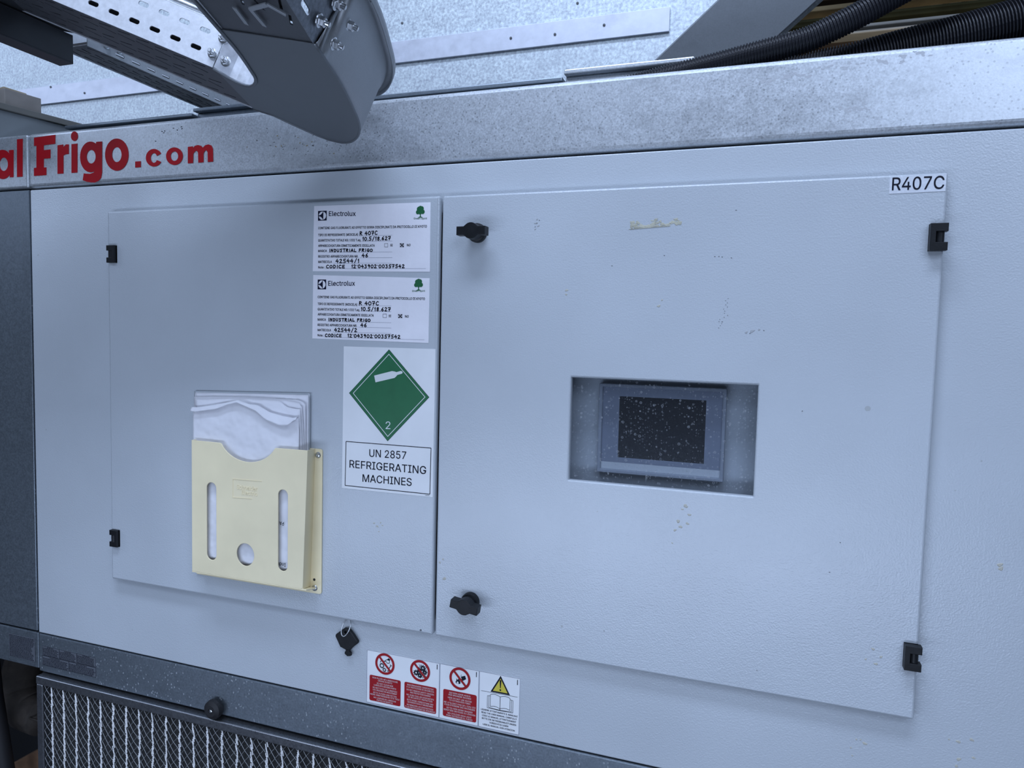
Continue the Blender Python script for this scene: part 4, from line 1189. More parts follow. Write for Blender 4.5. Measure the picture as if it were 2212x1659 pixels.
st2 = prohibition('white sticker banning water on fire, between the wide ban sticker and the yellow warning', 0.0040, 0.0706, 1, None)
mb = MB()
flat(mb, [rrect(.0103, -.4718, .0676, -.4278, .0028)], YS, 0)
red_text(mb, .0103, .0676, -.4718, -.4278, T3, YS - .0002, 1)
mb.build('red_panel', [M['red_ink'], M['pink_ink']], st2)
mb = MB(); cx, cz = .0386, -.4062
flat(mb, [[(cx + .0015, cz + .0035), (cx + .0085, cz + .0062), (cx + .0105, cz + .0010), (cx + .0045, cz - .0030)]], YS, 0)
poly_line(mb, [Vector((cx + a, YS, cz + b)) for a, b in ((.0015, .0040), (.0022, .0068))], .0006, 0)
fl = [(-.0075, -.0065), (-.0058, -.0035), (-.0062, -.0005), (-.0035, -.0028), (-.0020, .0010), (-.0008, -.0028), (.0008, -.0045), (.0010, -.0075), (-.0010, -.0090), (-.0060, -.0088)]
flat(mb, [[(cx + a, cz + b) for a, b in fl], [(cx - .0060 + a * .45, cz - .0085 + (b + .0085) * .45) for a, b in [(p[0] + .008, p[1]) for p in fl]]], YS, 0)
poly_line(mb, [Vector((cx + a, YS, cz + b)) for a, b in ((.0040, .0000), (.0010, -.0008), (-.0015, -.0030))], .0008, 0)
mb.build('pictogram', M['ink'], st2)
mb = MB(); ban(mb, .0386, -.4062, .0180, YS - .0003); mb.build('ban_circle', M['red_ink'], st2)

st3 = prohibition('white sticker with yellow warning triangle and open book, rightmost of the row', 0.0713, 0.1381, 1, None, 'warning_sticker')
mb = MB()
tri = [(.0903, -.4172), (.1222, -.4170), (.1064, -.3890)]
tc = (sum(p[0] for p in tri) / 3, sum(p[1] for p in tri) / 3)
tk = lambda k: [(tc[0] + (a - tc[0]) * k, tc[1] + (b - tc[1]) * k) for a, b in tri]
flat(mb, [tri, tk(.76)], YS, 1)
flat(mb, [tk(.77)], YS + .0001, 0)
flat(mb, [[(.1051, -.3972), (.1077, -.3972), (.1070, -.4085), (.1058, -.4085)]], YS - .0001, 1)
flat(mb, [ell(.1064, -.3970, .0014, .0014, seg=12)], YS - .0001, 1)
flat(mb, [ell(.1064, -.4117, .0014, .0014, seg=12)], YS - .0001, 1)
mb.build('warning_triangle', [M['yellow'], M['ink']], st3)
mb = MB(); Q = lambda a, b: Vector((a, YS, b))
seg2(mb, Q(.0745, -.4185), Q(.1345, -.4175), .0005)
bx = .1064
for sg in (-1, 1):
    top = [Q(bx + sg * .0162 * t, -.4225 + .0022 * math.sin(t * math.pi * .9)) for t in [k / 8 for k in range(9)]]
    botm = [Q(bx + sg * .0162 * t, -.4415 + .0022 * math.sin(t * math.pi * .9)) for t in [k / 8 for k in range(9)]]
    poly_line(mb, top, .0006); poly_line(mb, botm, .0006); seg2(mb, top[-1], botm[-1], .0006)
    for d in (1, 2):
        x = bx + sg * (.0162 + .0024 * d)
        poly_line(mb, [Q(x - sg * .0022, -.4235 - .0004 * d), Q(x, -.4238 - .0004 * d), Q(x, -.4415 - .0012 * d), Q(bx, -.4432 - .0006 * d)], .0006)
seg2(mb, Q(bx, -.4225), Q(bx, -.4440), .0008)
mb.build('book_pictogram', M['ink'], st3)
mb = MB()
z = -.4492
for t in T4:
    w = .0600 * len(t) / 31
    put_text(mb, t, (.1050 - w / 2, YS, z), (.1050 + w / 2, YS, z), .0024, 0, 0.022)
    z -= .0047
mb.build('lettering', M['ink'], st3)


def info_plate(label, x0, x1, z0, z1, blocks, nl):
    y = 0.0005 if x0 < -.88 else 0.0
    root = thing('information_sticker', label, 'sticker', ((x0 + x1) / 2, y, z0), 'grey text stickers on the bottom rail')
    part('backing', curve_mesh([rrect(x0, z0, x1, z1)], .0004, 0, front(y - .0004)), plain('silver_sticker', (0.10, 0.11, 0.13), 0.5, 0, .1, 40), root)
    mb = MB(); yy = y - .0007
    for bx0, bz0, bx1, bz1, n in blocks:
        ax0, ax1 = x0 + (x1 - x0) * bx0, x0 + (x1 - x0) * bx1
        az0, az1 = z0 + (z1 - z0) * bz0, z0 + (z1 - z0) * bz1
        st = (az1 - az0) / (n + .6)
        for k in range(n):
            xa = ax0 + .0012; xe = ax1 - .0012 - random.random() * (ax1 - ax0) * .12
            zz = az1 - st * (k + .9)
            x = xa
            if k == 0 and n < 12:
                x = xa + (xe - xa) * .3; xe = xe - (xe - xa) * .25
            while x < xe:
                w = random.uniform(.0015, .0055)
                seg2(mb, (x, yy, zz), (min(x + w, xe), yy, zz), st * .46)
                x += w + .0009
        if n < 12:
            poly_line(mb, [Vector((a, yy, b)) for a, b in rrect(ax0 + .0003, az0 + .0003, ax1 - .0003, az1 - .0003)], .0004, 0, True)
    mb.build('printed_text', M['ink'], root)


info_plate('grey text sticker on the short rail left of the seam', -.9610, -.8885, -.5440, -.4965, [(0, 0, 1, 1, 17)], 17)
info_plate('wide grey sticker of five text boxes on the rail right of the seam', -.8665, -.7250, -.5462, -.5065, [(0, .5, .32, 1, 8), (.32, .5, .65, 1, 7), (.65, .5, 1, 1, 8), (0, 0, .5, .5, 7), (.5, 0, 1, .5, 7)], 7)

# ------------------------------------------------------------------ document holder and its papers
PY = -0.0455
hold = thing('document_holder', 'cream plastic document holder screwed to the left door', 'document holder', (-0.335, DY, -0.302))
# back plate with flanges, side walls, floor, front with cut-outs
mb = MB()
mb.mesh(curve_mesh([rrect(-0.4660, -0.3010, -0.2060, -0.0590, .004), rrect(-0.440, -0.285, -0.236, -0.07, .004)], .0025, .0005, front(DY - .0027)))
mb.build('back_flange', M['beige'], hold)
cut = [(-0.4470, -0.2850), (-0.2250, -0.2850), (-0.2215, -0.2825), (-0.2145, -0.0575), (-0.2745, -0.0580)]
cxm, czm, rc = -0.3305, -0.0375, 0.0600
arc = []
a0 = math.degrees(math.atan2(-0.0580 - czm, -0.2745 - cxm)); a1 = math.degrees(math.atan2(-0.0575 - czm, -0.3885 - cxm)) + 360
a0 = a0 + 360 if a0 < 0 else a0
for k in range(1, 20):
    t = math.radians(a0 - (a0 - a1) * k / 20)
    arc.append((cxm + rc * math.cos(t), czm - 0.0 + rc * .80 * math.sin(t)))
cut += arc + [(-0.3885, -0.0575), (-0.4465, -0.0570)]
def stad(x0, x1, z0, z1): return rrect(x0, z0, x1, z1, (x1 - x0) / 2 * .98, 8)
me = curve_mesh([cut, stad(-.4152, -.3950, -.2598, -.1265), stad(-.2700, -.2512, -.2598, -.1252), ell(-.3352, -.2420, .0178, .0190)], .0022, .0007, front(PY))
part('pocket', me, M['beige'], hold)
mb = MB()
def slope_wall(pts):
    mb.add(pts, [[0, 1, 2, 3]])
yb = DY - .0027
A_ = [Vector((-.2145, PY + .0006, -.0575)), Vector((-.2215, PY + .0006, -.2845)), Vector((-.2270, yb, -.2895)), Vector((-.2192, yb, -.0590))]
mb.add(A_ + [p - Vector((.0018, 0, 0)) for p in A_], [[0, 1, 2, 3], [7, 6, 5, 4], [0, 4, 5, 1], [1, 5, 6, 2], [2, 6, 7, 3], [3, 7, 4, 0]])
mb.box((-.4475, PY + .0010, -.2850), (-.4452, yb, -.0570), bev=.0004)
mb.obox((-.3310, (PY + yb) / 2, -.2885), [(1, 0, 0), Vector((0, 1, -.22)).normalized(), Vector((0, .22, 1)).normalized()], (.1160, .0145, .0010), bev=.0004)
mb.build('pocket_side', M['beige'], hold)
def screw(px, py, parent):
    c = at(px, py, DY - .0027)
    mb = MB()
    mb.lathe((c.x, DY - .0027, c.z), (0, -1, 0), [(.0052, 0), (.0052, .0006), (.0042, .0020), (.0024, .0026), (.0017, .0026), (.0014, .0012)], 20)
    return mb.build('screw', M['steel'], parent, origin=(c.x, DY, c.z))
screw(687, 983, hold); screw(680, 1270, hold)
c = at(679, 1252, DY - .0027); mb = MB(); mb.lathe((c.x, DY - .00275, c.z), (0, -1, 0), [(.0022, 0), (.0022, .0004)], 14); mb.build('screw_hole', M['dark'], hold)
# raised maker's frame and words
mb = MB()
yf = PY - .0002
for a, b in (((-.3600, -.1165), (-.3020, -.1150)), ((-.3600, -.1165), (-.3605, -.1475)), ((-.3605, -.1475), (-.3215, -.1460))):
    mb.obox(Vector(((a[0] + b[0]) / 2, yf, (a[1] + b[1]) / 2)), [(Vector((b[0] - a[0], 0, b[1] - a[1]))).normalized(), (0, 1, 0), Vector((-(b[1] - a[1]), 0, b[0] - a[0])).normalized()], (math.hypot(b[0] - a[0], b[1] - a[1]) / 2, .0004, .0003))
for t, x0, x1, z, cp in (('Schneider', -.3520, -.3105, -.1325, .0075), ('Electric', -.3420, -.3105, -.1405, .0065)):
    (V, F), xa, xb = text_mesh(t)
    bm = bmesh.new()
    bv = [bm.verts.new((q[0], q[1], 0)) for q in V]
    for f in F:
        bm.faces.new([bv[i] for i in f])
    r = bmesh.ops.extrude_face_region(bm, geom=bm.faces[:])
    for v in [g for g in r['geom'] if isinstance(g, bmesh.types.BMVert)]:
        v.co.z += 1.0
    vs = [(x0 + (v.co.x - xa) / (xb - xa) * (x1 - x0), PY + .0002 - v.co.z * .0008, z + v.co.y / CAP * cp) for v in bm.verts]
    bm.verts.index_update()
    mb.add(vs, [[v.index for v in f.verts] for f in bm.faces]); bm.free()
mb.build('embossed_name', M['beige'], hold)


def interp(tab, x):
    for (xa, va), (xb, vb) in zip(tab, tab[1:]):
        if x <= xb:
            return va + (vb - va) * max(0, (x - xa)) / (xb - xa)
    return tab[-1][1]


def paper_sheet(name, label, x0, x1, top, yb_, yt_, wav, curl=None, mat=M['paper'], zb=-.262, lean=None, grp='papers in the document holder', NX=40, NZ=44):
    """sheet from zb up to the top profile; curl: table of flap length by x, turned forward over the top edge"""
    vs = []; fs = []
    rows = NZ + (12 if curl else 0)
    for j in range(rows + 1):
        for i in range(NX + 1):
            s_ = i / NX
            x = x0 + (x1 - x0) * s_
            zt = interp(top, s_)
            if j <= NZ:
                t = j / NZ
                z = zb + (zt - zb) * t
                k = max(0, (z + .07) / .09)
                y = yb_ + (yt_ - yb_) * max(0, min(1, t)) + wav * k * (math.sin(s_ * 9 + 1.2) * .5 + math.sin(s_ * 4 + z * 60) * .5)
                if lean:
                    x += lean * max(0, (s_ - .75) / .25) * max(0, k) ** 2
            else:
                u = (j - NZ) / 12
                L = interp(curl, s_)
                r = .0030
                ang = u * math.pi * 1.05
                z = zt + r * math.sin(min(ang, math.pi)) - L * max(0, (u - .55) / .45)
                y = yt_ + wav * max(0, (zt + .07) / .09) * (math.sin(s_ * 9 + 1.2) * .5 + math.sin(s_ * 4 + zt * 60) * .5) - r * (1 - math.cos(min(ang, math.pi))) - L * .25 * max(0, (u - .55) / .45)
                if lean:
                    x += lean * max(0, (s_ - .75) / .25) * max(0, (zt + .07) / .09) ** 2
            vs.append((x, y, z))
    for j in range(rows):
        for i in range(NX):
            a = j * (NX + 1) + i
            fs.append([a, a + 1, a + NX + 2, a + NX + 1])
    mb = MB(); mb.add(vs, fs)
    o = mb.build(name, mat, smooth=True)
    m = o.modifiers.new('thickness', 'SOLIDIFY'); m.thickness = .0003; m.offset = 0
    return tag(o, label, 'paper', grp)


def prof(pts, y, x0, x1):
    out = []
    for a, b in pts:
        p = at(a, b, y)
        out.append(((p.x - x0) / (x1 - x0), p.z))
    return out


zz = 2212 / 340
def pr(y, x0, x1, *pts): return prof([(380 + a / zz, 830 + b / zz) for a, b in pts], y, x0, x1)
# clear sleeve at the back, then five sheets, the front one crumpled with its top folded over
paper_sheet('paper_sleeve', 'clear plastic sleeve standing rearmost in the cream document holder', -.4665, -.2290, pr(-.019, -.4665, -.2290, (225, 95), (1880, 130)), -.0180, -.0180, 0, mat=M['sleeve'])
paper_sheet('paper_sheet', 'flat white sheet inside the clear sleeve at the back of the holder', -.4620, -.2300, pr(-.021, -.4620, -.2300, (245, 118), (1872, 152)), -.0200, -.0205, 0)
ps = [((235, 178), (480, 172), (800, 178), (1200, 192), (1500, 212), (1700, 222), (1800, 258), (1850, 340)),
      ((205, 205), (420, 188), (800, 190), (1200, 204), (1480, 226), (1640, 246), (1750, 268), (1830, 390)),
      ((205, 238), (300, 215), (800, 205), (1200, 218), (1460, 240), (1560, 320), (1700, 352), (1790, 350), (1832, 450))]
lb = ['white sheet with rolled right corner, behind the two creased front sheets', 'white sheet with a curled corner, second behind the crumpled front sheet', 'white sheet with folded-back corner directly behind the crumpled front sheet']
for k, p in enumerate(ps):
    x0 = -.4640 + .0045 * k; x1 = -.2325 - .0012 * k; y = -.0235 - .0035 * k
    paper_sheet('paper_sheet', lb[k], x0 + .004, x1, pr(y - .003, x0 + .004, x1, *p), -.0225 - .003 * k, y - .0015, .0005, lean=-.004 if k else None)
x0, x1 = -.4520, -.2370
front_top = pr(-.040, x0, x1, (285, 350), (500, 318), (700, 285), (868, 246), (1020, 305), (1140, 322), (1300, 420), (1480, 470), (1640, 500), (1740, 480), (1790, 560))
curl = [(0, .004), (.25, .005), (.36, .001), (.45, .001), (.55, .002), (.70, .010), (.85, .0125), (.92, .010), (.97, .002), (1, .0005)]
paper_sheet('paper_sheet', 'crumpled white front sheet with its top edge folded over in the cream holder', x0, x1, front_top, -.0375, -.0360, .0030, curl=curl, NX=64)
mb = MB()
yq = -.0398
ptext(mb, 'PA', (613, 1128), (603.5, 1126), -7.5, yq, 0, 0.01, flip=True)
ptext(mb, 'Indu', (617, 1217), (599, 1214), -7.5, yq, 0, 0.01, flip=True)
fp = [o for o in COL.objects if o.get('label', '').startswith('crumpled white')][0]
mb.build('printed_text', M['ink'], fp)

# ------------------------------------------------------------------ key on a ring under the left door
kx, kz = -.1625, -.3730
key = thing('key', 'black plastic key hanging on a ring below the left door', 'key', (kx, -.006, -.402))
mb = MB()
bow = [(-.0050, .0175), (.0045, .0170), (.0130, .0085), (.0208, -.0010), (.0205, -.0045), (.0120, -.0115), (.0062, -.0182), (-.0020, -.0182), (-.0120, -.0150), (-.0215, .0015), (-.0205, .0050)]
mb.mesh(curve_mesh([[(kx + a, kz + b) for a, b in bow][::-1], ell(kx - .0018, kz + .0105, .0022, .0022, seg=14)], .0065, .0012, front(-.0085)))
mb.build('bow', M['black'], key)
mb = MB()
bl = [(-.0022, -.0150), (.0052, -.0150), (.0052, -.0215), (.0075, -.0225), (.0078, -.0275), (.0050, -.0285), (.0010, -.0292), (-.0012, -.0275), (-.0040, -.0258), (-.0038, -.0222), (-.0020, -.0212)]
mb.mesh(curve_mesh([[(kx + a, kz + b) for a, b in bl]], .0045, .0006, front(-.0075)))
mb.build('bit', M['black'], key)
mb = MB()
rp = []
for k in range(33):
    t = 2 * math.pi * k / 32
    rp.append(Vector((kx - .0002 + .0072 * math.sin(t), -.0095 + .0085 * math.cos(t), kz + .0205 + .0118 * math.cos(t))))
mb.tube(rp, .0008, 8, cap=False)
mb.build('ring', M['steel'], key, smooth=True)

# ------------------------------------------------------------------ operator screen behind the window
tp = thing('touch_screen', 'dark screen in a grey bezel behind the dusty window of the right door', 'screen', (0.331, 0.024, -0.062))
me = curve_mesh([rrect(.2425, -.0625, .4205, .0675, .002), rrect(.2480, -.0575, .4155, .0625, .001)], .012, .0012, front(.013))
part('bezel', me, M['bezel'], tp)
mb = MB(); mb.box((.2470, .0165, -.0580), (.4165, .0240, -.0468), bev=.0004); mb.build('lower_border', M['plate'], tp)
me = curve_mesh([rrect(.2470, -.0468, .4165, .0630), rrect(.2723, -.0393, .3935, .0497)], .005, 0, front(.0165))
part('border', me, M['bezel_blue'], tp)
mb = MB(); mb.box((.2715, .0172, -.0400), (.3943, .0240, .0505)); mb.build('display', M['screen'], tp)

# ------------------------------------------------------------------ removable mesh filter under the rail
filt = thing('mesh_filter', 'metal framed pleated mesh filter below the bottom rail', 'filter', (-.3, 0.01, -0.95))
FX0, FX1, FZ1, FZ0 = -.8720, .30, -.5645, -.95
fw = .0165
mb = MB(); mb.box((FX0, -.012, FZ1 - fw), (FX1, .016, FZ1), bev=.0022, seg=3); mb.build('frame_bar', M['frame_steel'], filt)
mb = MB(); mb.box((FX0, -.011, FZ0), (FX0 + fw, .016, FZ1 - fw), bev=.0022, seg=3); mb.build('frame_bar', M['frame_steel'], filt)
mb = MB(); mb.box((FX1 - fw, -.011, FZ0), (FX1, .016, FZ1 - fw), bev=.0022, seg=3); mb.build('frame_bar', M['frame_steel'], filt)
mb = MB(); mb.box((FX0 + fw, -.011, FZ0), (FX1 - fw, .016, FZ0 + fw), bev=.0022, seg=3); mb.build('frame_bar', M['frame_steel'], filt)
pitch = .0320
def pleat(x):
    t = ((x - FX0 - fw - .024) / pitch) % 1.0
    d = min(t, 1 - t)
    return -.0085 + .0110 * min(1, d * 4.0)
cw, ch = .0080, .0190
mb = MB()
def wpt(x, z): return Vector((x, -.0072 + .0010 * math.sin((x - FX0) / pitch * 2 * math.pi), z))
def strand(a, b, r):
    d = (b - a); e = Vector((0, 1, 0)).cross(d).normalized() * r; f = d.cross(e).normalized() * r
    mb.add([a + e, a + f, a - e, a - f, b + e, b + f, b - e, b - f], [[0, 1, 5, 4], [1, 2, 6, 5], [2, 3, 7, 6], [3, 0, 4, 7]])
nx = int((FX1 - FX0 - 2 * fw) / (cw)); nz = int((FZ1 - fw - FZ0 - fw) / (ch / 2))
for j in range(nz):
    for i in range(nx):
        xa = FX0 + fw + i * cw; za = FZ1 - fw - j * ch / 2
        if za < -.80 or xa > .10:
            continue
        jx = random.uniform(-.0006, .0006)
        if (i + j) % 2 == 0:
            strand(wpt(xa, za), wpt(xa + cw + jx, za - ch / 2), .00045)
        else:
            strand(wpt(xa + cw, za), wpt(xa + jx, za - ch / 2), .00045)
mb.build('wire_mesh', M['wire'], filt)
# pleat ridges in near-white strands, the caught light painted in, one per fold
k = 0
while True:
    xr = FX0 + fw + .024 + k * pitch
    if xr > .10:
        break
    mb = MB()
    z = FZ1 - fw - .001
    while z > -.80:
        for q in range(2):
            dx = random.uniform(-.0018, .0018); ln = random.uniform(.006, .011)
            a = Vector((xr + dx - .0006, -.0098, z - q * .004)); b = Vector((xr + dx + .0008, -.0094, z - q * .004 - ln))
            d = b - a; e = Vector((0, 1, 0)).cross(d).normalized() * .0009
            mb.tube([a, b], .0011, 6)
        z -= .0085
    mb.build('pleat_ridge', M['wire_highlight'], filt)
    k += 1
mb = MB()
n = int((FX1 - FX0 - 2 * fw) / .002)
vs = []
for i in range(n + 1):
    x = FX0 + fw + i * .002
    for z in (FZ0 + fw, FZ1 - fw):
        vs.append((x, pleat(x) + .0035, z))
mb.add(vs, [[2 * i, 2 * i + 2, 2 * i + 3, 2 * i + 1] for i in range(n)])
mb.build('filter_mat', M['mat_dark'], filt)

# dark things under the left end
mb = MB()
a = at(-30, 1680, .12); b = at(95, 1612, .12)
e = (b - a).normalized(); up = Vector((-e.z, 0, e.x))
mb.obox((a + b) / 2 - up * .030 + e * .08 + Vector((0, .06, 0)), [e, (0, 1, 0), up], (.22, .055, .030), bev=.003)
tag(mb.build('timber', M['wood']), 'brown wooden timber lying aslant beside the mesh filter at the bottom left', 'timber')
mb = MB()
p = [at(95, 1548, .14), at(60, 1535, .14), at(42, 1500, .15), at(45, 1460, .16), at(60, 1410, .18)]
cv = []
for i in range(len(p) - 1):
    for t in range(6):
        cv.append(p[i] + (p[i + 1] - p[i]) * t / 6)
mb.tube(cv + [p[-1]], .042, 18)
mb.tube([at(30, 1540, .105), at(100, 1562, .105)], .0022, 8)
tag(mb.build('lagged_pipe', M['lag'], smooth=True), 'brown lagged pipe bend in the dark beside the mesh filter', 'pipe')
mb = MB()
mb.tube([at(-24, 1400, .06), at(-14, 1500, .06), at(0, 1590, .06), at(14, 1680, .06), at(24, 1760, .06)], .018, 16)
tag(mb.build('hose', M['rubber'], smooth=True), 'dark hose hanging left of the lagged pipe', 'hose')
mb = MB(); mb.box((-1.9, .62, -1.59), (1.15, .64, -.56)); mb.box((-1.9, .42, -1.59), (-1.86, .62, -.56))
mb.build('plinth_wall', M['dark'], unit)

# ------------------------------------------------------------------ condenser casing behind, strut, conduits
YC = .42
cas = thing('condenser_casing', 'large bright galvanised casing standing behind the cabinet top', 'casing', (-.6, YC + .3, .40))
q0 = at(1420, 130, YC); q1 = at(1556, 2, YC)
sl = (q1.x - q0.x) / (q1.z - q0.z)
X = lambda z: q0.x + (z - q0.z) * sl
ztop = 1.05; zbot = .46
outl = [(-1.75, zbot), (X(zbot), zbot), (X(ztop), ztop), (-1.75, ztop)]
me = curve_mesh([outl], .45, .001, front(YC))
part('front_sheet', me, M['galv_sheet'], cas)
a = at(1448, 17, YC); b = at(1446, 70, YC)
mb = MB(); mb.box((-1.74, YC - .006, b.z), (a.x, YC + .001, a.z), bev=.0006)
mb.build('flat_bar', M['galv_bar'], cas)
mb = MB()
for px, py in ((1306, 56), (1200, 76), (868, 49), (838, 91), (113, 189), (186, 202), (1247, 6), (1105, 84)):
    c = at(px, py, YC - .002); yy_ = YC - .0065 if 30 < px < 1448 and a.z > c.z > b.z else YC - .0002
    mb.lathe((c.x, yy_, c.z), (0, -1, 0), [(.0028, 0), (.0026, .001), (.001, .0018)], 10)
mb.build('rivet', M['grime'], cas)

ys = .30
pA, pB, pC, pD = at(1420, 132, ys), at(1600, -40, ys), at(1772, -42, ys), at(1640, 90, ys)
ax = (pB - pA).normalized()
wv = (pD - pA) - ax * (pD - pA).dot(ax); wid = wv.length; wv.normalize()
nf = ax.cross(wv).normalized()
if nf.y > 0: nf = -nf
tl = .32
wv2 = (wv * math.cos(tl) + nf * math.sin(-tl)).normalized()
nf2 = ax.cross(wv2).normalized()
if nf2.y > 0: nf2 = -nf2
mb = MB()
cst = pA + ax * .16 + wv * wid * .56 - nf2 * .02
mb.obox(cst, [ax, wv2, nf2], (.34, wid * .54 / math.cos(tl), .018), bev=.002)
st = mb.build('brace', M['strut'])
tag(st, 'grey sheet metal brace sloping up beside the black conduits', 'brace')

def conduit(label, pts, r, pitch_):
    # resample, then one ring profile per corrugation
    P_ = []
    for i in range(len(pts) - 1):
        p0 = pts[max(i - 1, 0)]; p1 = pts[i]; p2 = pts[i + 1]; p3 = pts[min(i + 2, len(pts) - 1)]
        for k in range(16):
            t = k / 16
            P_.append(.5 * ((2 * p1) + (p2 - p0) * t + (2 * p0 - 5 * p1 + 4 * p2 - p3) * t * t + (3 * p1 - p0 - 3 * p2 + p3) * t ** 3))
    P_.append(pts[-1])
    L = [0]
    for u, v in zip(P_, P_[1:]): L.append(L[-1] + (v - u).length)
    n = int(L[-1] / pitch_ * 4); C_ = []; R_ = []
    j = 0
    for k in range(n):
        s_ = k * pitch_ / 4
        while j < len(L) - 2 and L[j + 1] < s_: j += 1
        f = (s_ - L[j]) / max(L[j + 1] - L[j], 1e-6)
        C_.append(P_[j] + (P_[j + 1] - P_[j]) * f)
        R_.append(r if k % 4 < 2 else r * .88)
    mb = MB(); mb.tube(C_, R_, 28)
    o = mb.build('conduit', M['conduit'])
    return tag(o, label, 'conduit', 'corrugated conduits over the top rail')

yc1 = .098
conduit('black corrugated conduit crossing the brace, upper of the two', [at(a, b, yc1 + d) for a, b, d in ((1330, 196, 0), (1499, 152, 0), (1620, 120, 0), (1730, 90, 0), (1785, 67, 0), (1859, 30, 0), (1932, -11, 0), (2060, -80, 0))], .0175, .0042)
conduit('thicker black corrugated conduit lying low behind the rail at the right', [at(a, b, .150 + d) for a, b, d in ((1600, 196, .02), (1735, 164, .01), (1850, 139, 0), (1950, 113, 0), (2060, 86, 0), (2212, 44, 0), (2400, -8, 0))], .0310, .0040)

# roof structure far behind, seen over the conduits
def roof_beam(label, px0, py0, px1, py1, hpx, y, mat, name='roof_beam', cat='beam'):
    p = at(px0, py0, y); q = at(px1, py1, y)
    h = hpx / FPX * (y + 1) * 1.0
    mb = MB()
    e = (q - p).normalized(); up = Vector((-e.z, 0, e.x)).normalized()
    mb.obox((p + q) / 2, [e, (0, 1, 0), up], ((q - p).length / 2 + 1.0, .06, h / 2), bev=.008)
    return tag(mb.build(name, mat), label, cat, 'roof beams behind the conduits')
roof_beam('tan roof beam, topmost of those seen behind the conduits', 1740, 30, 2100, -12, 9, 4.2, M['beam_tan'])
roof_beam('wide brown roof beam between the tan one and the green one', 1700, 46, 2200, -8, 26, 4.8, M['beam_brown'])
roof_beam('dark green roof beam above the pale pipes', 1700, 62, 2150, 12, 14, 4.4, M['beam_green'])
roof_beam('lower tan roof beam crossing between the two conduits', 1700, 76, 2100, 25, 12, 5.2, M['beam_tan'])
roof_beam('pale pipe gleaming between the two black conduits', 1700, 80, 2060, 42, 6, 3.9, M['pipe_white'], 'roof_pipe', 'pipe')
roof_beam('brown roof beam just above the thicker conduit', 1690, 92, 2060, 54, 12, 4.6, M['beam_tan'])
roof_beam('lower pale pipe right above the thicker conduit', 1690, 94, 2000, 62, 5, 3.8, M['pipe_white'], 'roof_pipe', 'pipe')
roof_beam('lowest dark roof beam near the galvanised rail', 1600, 118, 2000, 82, 16, 4.9, M['beam_brown'])
roof_beam('uppermost brown roof beam in the picture corner', 1740, 2, 2150, -45, 20, 5.0, M['beam_brown'])
for i, px in enumerate((2020, 2060, 2100)):
    p = at(px, 12, 4.6)
    mb = MB(); mb.box((p.x - .035, 4.55, p.z - .25), (p.x + .035, 4.65, p.z + .35), bev=.006)
    tag(mb.build('roof_post', M['beam_tan']), 'short tan roof stud, ' + ('left', 'middle', 'right')[i] + ' of the three above the thicker conduit', 'stud', 'roof studs behind the conduits')

# grey enclosure and cardboard on the left end of the cabinet
p0 = at(0, 222, .01); zt = p0.z
fx = atz(190, 272, zt)
d = (fx - p0).normalized(); nrm = Vector((d.y, -d.x, 0))
mb = MB()
ln = (fx - p0).length + .10
ctr = p0 + d * (ln / 2 - .10) - nrm * .10
mb.obox(Vector((ctr.x, ctr.y, (zt - .012 + .4965) / 2)), [d, -nrm, (0, 0, 1)], (ln / 2 + .06, .10, (zt - .012 - .4965) / 2), bev=.002)
box = mb.build('enclosure', M['grey_box'])
tag(box, 'dark grey metal enclosure on the left end of the cabinet top', 'enclosure')
mb = MB()
mb.obox(Vector((ctr.x, ctr.y, zt - .006)), [d, -nrm, (0, 0, 1)], (ln / 2 + .065, .105, .006), bev=.001)
mb.build('lid', M['grey_trim'], box)
c1 = atz(15, 225, zt); c2 = atz(94, 246, zt)
dc = (c2 - c1); wc = dc.length; dc.normalize()
hz = at(15, 186, c1.y).z - zt
root = thing('cardboard_stack', 'grey-brown torn cardboard pieces standing on the dark enclosure', 'cardboard', ((c1 + c2) / 2 - nrm * .03))
mb = MB(); mb.obox((c1 + c2) / 2 + Vector((0, 0, hz * .42)) - nrm * .03, [dc, -nrm, (0, 0, 1)], (wc / 2, .022, hz * .50), bev=.001)
mb.obox((c1 + c2) / 2 - dc * .004 + Vector((0, 0, hz * .46)) - nrm * .034, [dc, -nrm, (0, 0, 1)], (wc / 2 - .007, .016, hz * .55), bev=.001)
mb.build('board', M['card'], root)
mb = MB(); mb.obox((c1 + c2) / 2 - dc * .007 + Vector((0, 0, hz * .52)) - nrm * .036, [(dc + Vector((0, 0, -.03))).normalized(), -nrm, (0, 0, 1)], (wc / 2 - .012, .012, hz * .62), bev=.002)
mb.build('torn_sheet', M['kraft'], root)

# ------------------------------------------------------------------ cable trays
tu = Vector((-0.8927, -0.2586, 0.3690)).normalized(); tv = Vector((0.3061, -0.9490, 0.0754)); tv = (tv - tu * tv.dot(tu)).normalized(); tn = tu.cross(tv).normalized()
TK = at(594.8, 202.8, -.20)
TW, TH = .1355, .0885
RI, RO = .024, .132
def tl(u, v, n): return TK + tu * u + tv * v + tn * n
def solve_un(px, py, v=0.0):
    p = onplane(px, py, tl(0, v, 0), tv) - TK
    return p.dot(tu), p.dot(tn)
def solve_vn(px, py, u):
    p = onplane(px, py, tl(u, 0, 0), tu) - TK
    return p.dot(tv), p.dot(tn)
def solve_uv(px, py):
    p = onplane(px, py, TK, tn) - TK
    return p.dot(tu), p.dot(tv)
JU = solve_un(470, 128)[0]          # joint on the long leg
JV = solve_vn(680, 91, -TW)[0]      # joint on the short leg
LU, LV = .80, .42

def slots(a0, a1, pitch_, b, ln, h, off=0.0):
    out = []; a = a0 + off
    while a + ln < a1:
        out.append(rrect(a, b - h / 2, a + ln, b + h / 2, h * .49, 5)); a += pitch_
    return out


